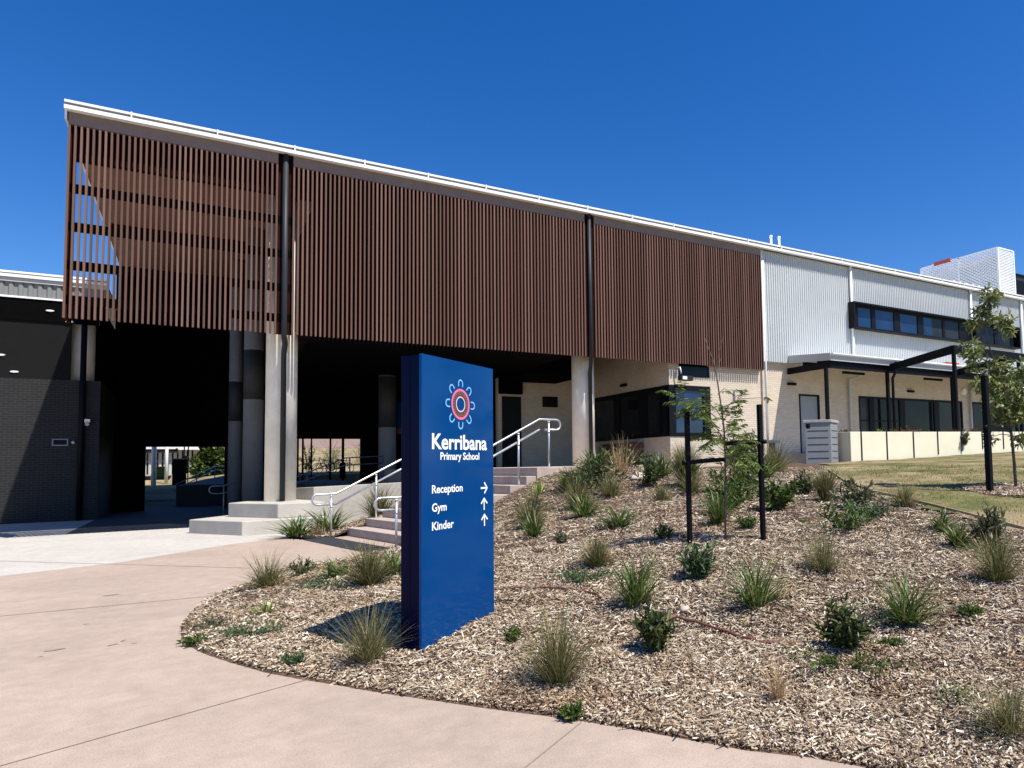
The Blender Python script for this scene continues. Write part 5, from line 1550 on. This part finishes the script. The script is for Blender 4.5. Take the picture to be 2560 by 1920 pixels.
MB().prism([(-2.12, 55.8), (-1.68, 55.8), (-1.68, 56.25), (-2.12, 56.25)], -.45, .34).build('body', 'bin_green', bn)
MB().box(-2.15, 55.75, .34, -1.65, 56.3, .4).build('lid', 'bin_green', bn)
cg = thing('mesh_cage', 'dark mesh cage standing left of the hedge', 'cage', (-.73, 48, -.6))
MB().box(-1.08, 48, -.75, -.4, 48.6, .74).build('mesh', 'dark_panel', cg)
MB().box(-1.1, 47.97, .74, -.38, 48.62, .8).build('top_frame', 'grey_metal', cg)
rp = thing('red_bollard_frame', 'dark red frame between two black poles beside the cage', 'frame', (-.4, 49, -.6))
MB().box(-.62, 49, .1, -.38, 49.1, .95).build('red_panel', 'dark_red', rp)
for x in (-.56, -.36):
    MB().box(x, 49.1, -.7, x + .06, 49.16, 2.2).build('pole', 'black_steel', rp)
# hedge as a leafy tree
hb = thing('hedge_bush', 'big olive green bush seen through the left opening', 'bush', (.9, 54.6, -.6))
P = rng.normal(0, 1, (5200, 3)); P /= np.linalg.norm(P, axis=1, keepdims=True); P *= (.45 + .55 * rng.random(5200))[:, None]
D = P + rng.normal(0, .5, P.shape)
P = P * np.array([1.25, 1.0, 1.45]) * (1 + .18 * np.sin(P[:, :1] * 5 + P[:, 2:] * 4)) + np.array([.2, 0, 1.15])
V, Q = leaves(P, D, .24, .14)
npmesh('foliage', V, Q, 'mid_leaf', parent=hb)
hs_ = MB()
for k in range(5):
    hs_.tube([(.9 + k * .1 - .1, 54.6, -.7), (.9 + (k - 2) * .35, 54.6, .8)], .04, 5)
hs_.build('stem', 'bark', hb)
t = thing('far_ramp_railing', 'thin pale railing climbing the ramp in the left opening', 'railing', (.1, 45, -1.3))
MB().tube([(-.79, 43, -.62), (.99, 47, .31), (1.9, 47.3, .36)], .025, 6).build('handrail', 'galv', t)
MB().tube([(-.79, 43, -.85), (.99, 47, .08), (1.9, 47.3, .12)], .025, 6).build('lower_rail', 'galv', t)
for x, y, z in ((.1, 45, -.15), (.99, 47, .31)):
    MB().tube([(x, y, -1.2), (x, y, z)], .03, 6).build('post', 'dark_rail', t)
sheet('far_path', [(-2.6, 42.5), (-.75, 42.5), (-.75, 44.4), (-2.6, 45.2)], -1.36, 'white_path', 'sunlit concrete path end beyond the undercroft', 'path')
for i, (x, r, lb_) in enumerate(((4.62, .05, 'first of the row of thin black posts in the middle opening'), (4.86, .05, 'second of the row of thin black posts, close beside the first'), (5.28, .04, 'third and thinnest black post beside the green shrub'), (6.22, .05, 'fourth black post in front of the pink hill'), (6.86, .07, 'thickest black post at the right of the middle opening'))):
    tag(MB().tube([(x, 41, -.8), (x, 41, 3.0)], r, 8).build('fence_post', 'black_steel'), lb_, 'post', 'black posts in the middle opening')
tag(MB().box(6.72, 41.05, -.5, 7.02, 41.2, .35).build('post_thickening', 'black_steel', bevel=.04), 'dark rounded box thickening the thickest black post', 'box')  # added thickening that stands for an unclear dark shape at the post
def bicycle(x, y, z, label):
    t = thing('bicycle', label, 'bicycle', (x, y, z), 'parked bicycles beyond the undercroft')
    for dx in (-.5, .5):
        w = MB()
        w.tube([(x + dx + .32 * math.cos(a), y, z + .34 + .32 * math.sin(a)) for a in np.linspace(0, 2 * math.pi, 19)], .022, 5, caps=False)
        for k in range(6):
            w.tube([(x + dx, y, z + .34), (x + dx + .31 * math.cos(k * 1.047), y, z + .34 + .31 * math.sin(k * 1.047))], .005, 3)
        w.build('wheel', 'black_steel', t)
    f = MB()
    for a, b in (((-.5, .34), (-.15, .82)), ((-.15, .82), (.38, .82)), ((.38, .82), (.0, .32)), ((.0, .32), (-.15, .82)), ((-.5, .34), (.0, .32)), ((.5, .34), (.36, .95)), ((.36, .95), (.45, 1.0))):
        f.tube([(x + a[0], y, z + a[1]), (x + b[0], y, z + b[1])], .02, 5)
    f.build('frame', 'dark_rail', t)
    MB().box(x - .26, y - .06, z + .84, x - .04, y + .06, z + .9).build('saddle', 'black_steel', t)
    return t
for x, y, lb_ in ((6.0, 46, 'leftmost of the three parked bicycles in the middle opening'), (6.9, 47, 'middle of the three parked bicycles'), (7.7, 47, 'rightmost parked bicycle with its front wheel by the box')):
    bicycle(x, y, -.28, lb_)
for (kd, nm, x, y, h_, lb_, ct, w_) in (('shrub', 'leafy_shrub', 5.5, 44, 1.6, 'tall pale green shrub behind the thin posts in the middle opening', SHR, .8), ('dry', 'dry_grass', 12.0, 66, 1.6, 'golden dry grass bank in the middle opening', 'dry grass', 4.5),
                                     ('shrub', 'leafy_shrub', 11.6, 57, 1.1, 'low yellow green hedge at the right of the middle opening', SHR, 2.4), ('shrub', 'leafy_shrub', 10.6, 46.5, 1.3, 'green shrub in the narrow right opening', SHR, .9),
                                     ('greyshrub', 'leafy_shrub', 7.9, 52, 1.4, 'grey bush behind the bicycles in the middle opening', SHR, 1.6), ('darkshrub', 'leafy_shrub', 13.6, 72, 1.9, 'dark far bush above the golden grass bank', SHR, 2.0), ('shrub', 'leafy_shrub', 9.4, 60, 1.0, 'low green bush left of the golden grass bank', SHR, 2.2), ('greyshrub', 'leafy_shrub', 14.5, 95, 2.6, 'distant grey green bush on the field, left of the darkest far bush', SHR, 4.0), ('darkshrub', 'leafy_shrub', 12.6, 80, 1.6, 'small dark far bush behind the thin black posts', SHR, 2.2), ('darkshrub', 'leafy_shrub', 17.0, 85, 2.6, 'distant dark tree like bush at the foot of the hills', SHR, 3.0)):
    plant(kd, nm, x, y, h_, lb_, ct, w_, z=-.15 if y < 58 else -.06 + max(0, y - 60) / 60 * 2.7)
hm = MB()
n = 40
hv = [(-150 + 12 * i, 230 + 8 * math.sin(i), 5) for i in range(n)] + [(-150 + 12 * i, 300, 13 + 4 * math.sin(i * .55) + 2 * math.sin(i * 1.3)) for i in range(n)] + [(-150 + 12 * i, 420, 0) for i in range(n)]
hm.add(hv, [(i, i + 1, n + i + 1, n + i) for i in range(n - 1)] + [(n + i, n + i + 1, 2 * n + i + 1, 2 * n + i) for i in range(n - 1)], True)
struct(hm.build('hills', 'hill'), 'low pinkish hills on the horizon', 'hills')
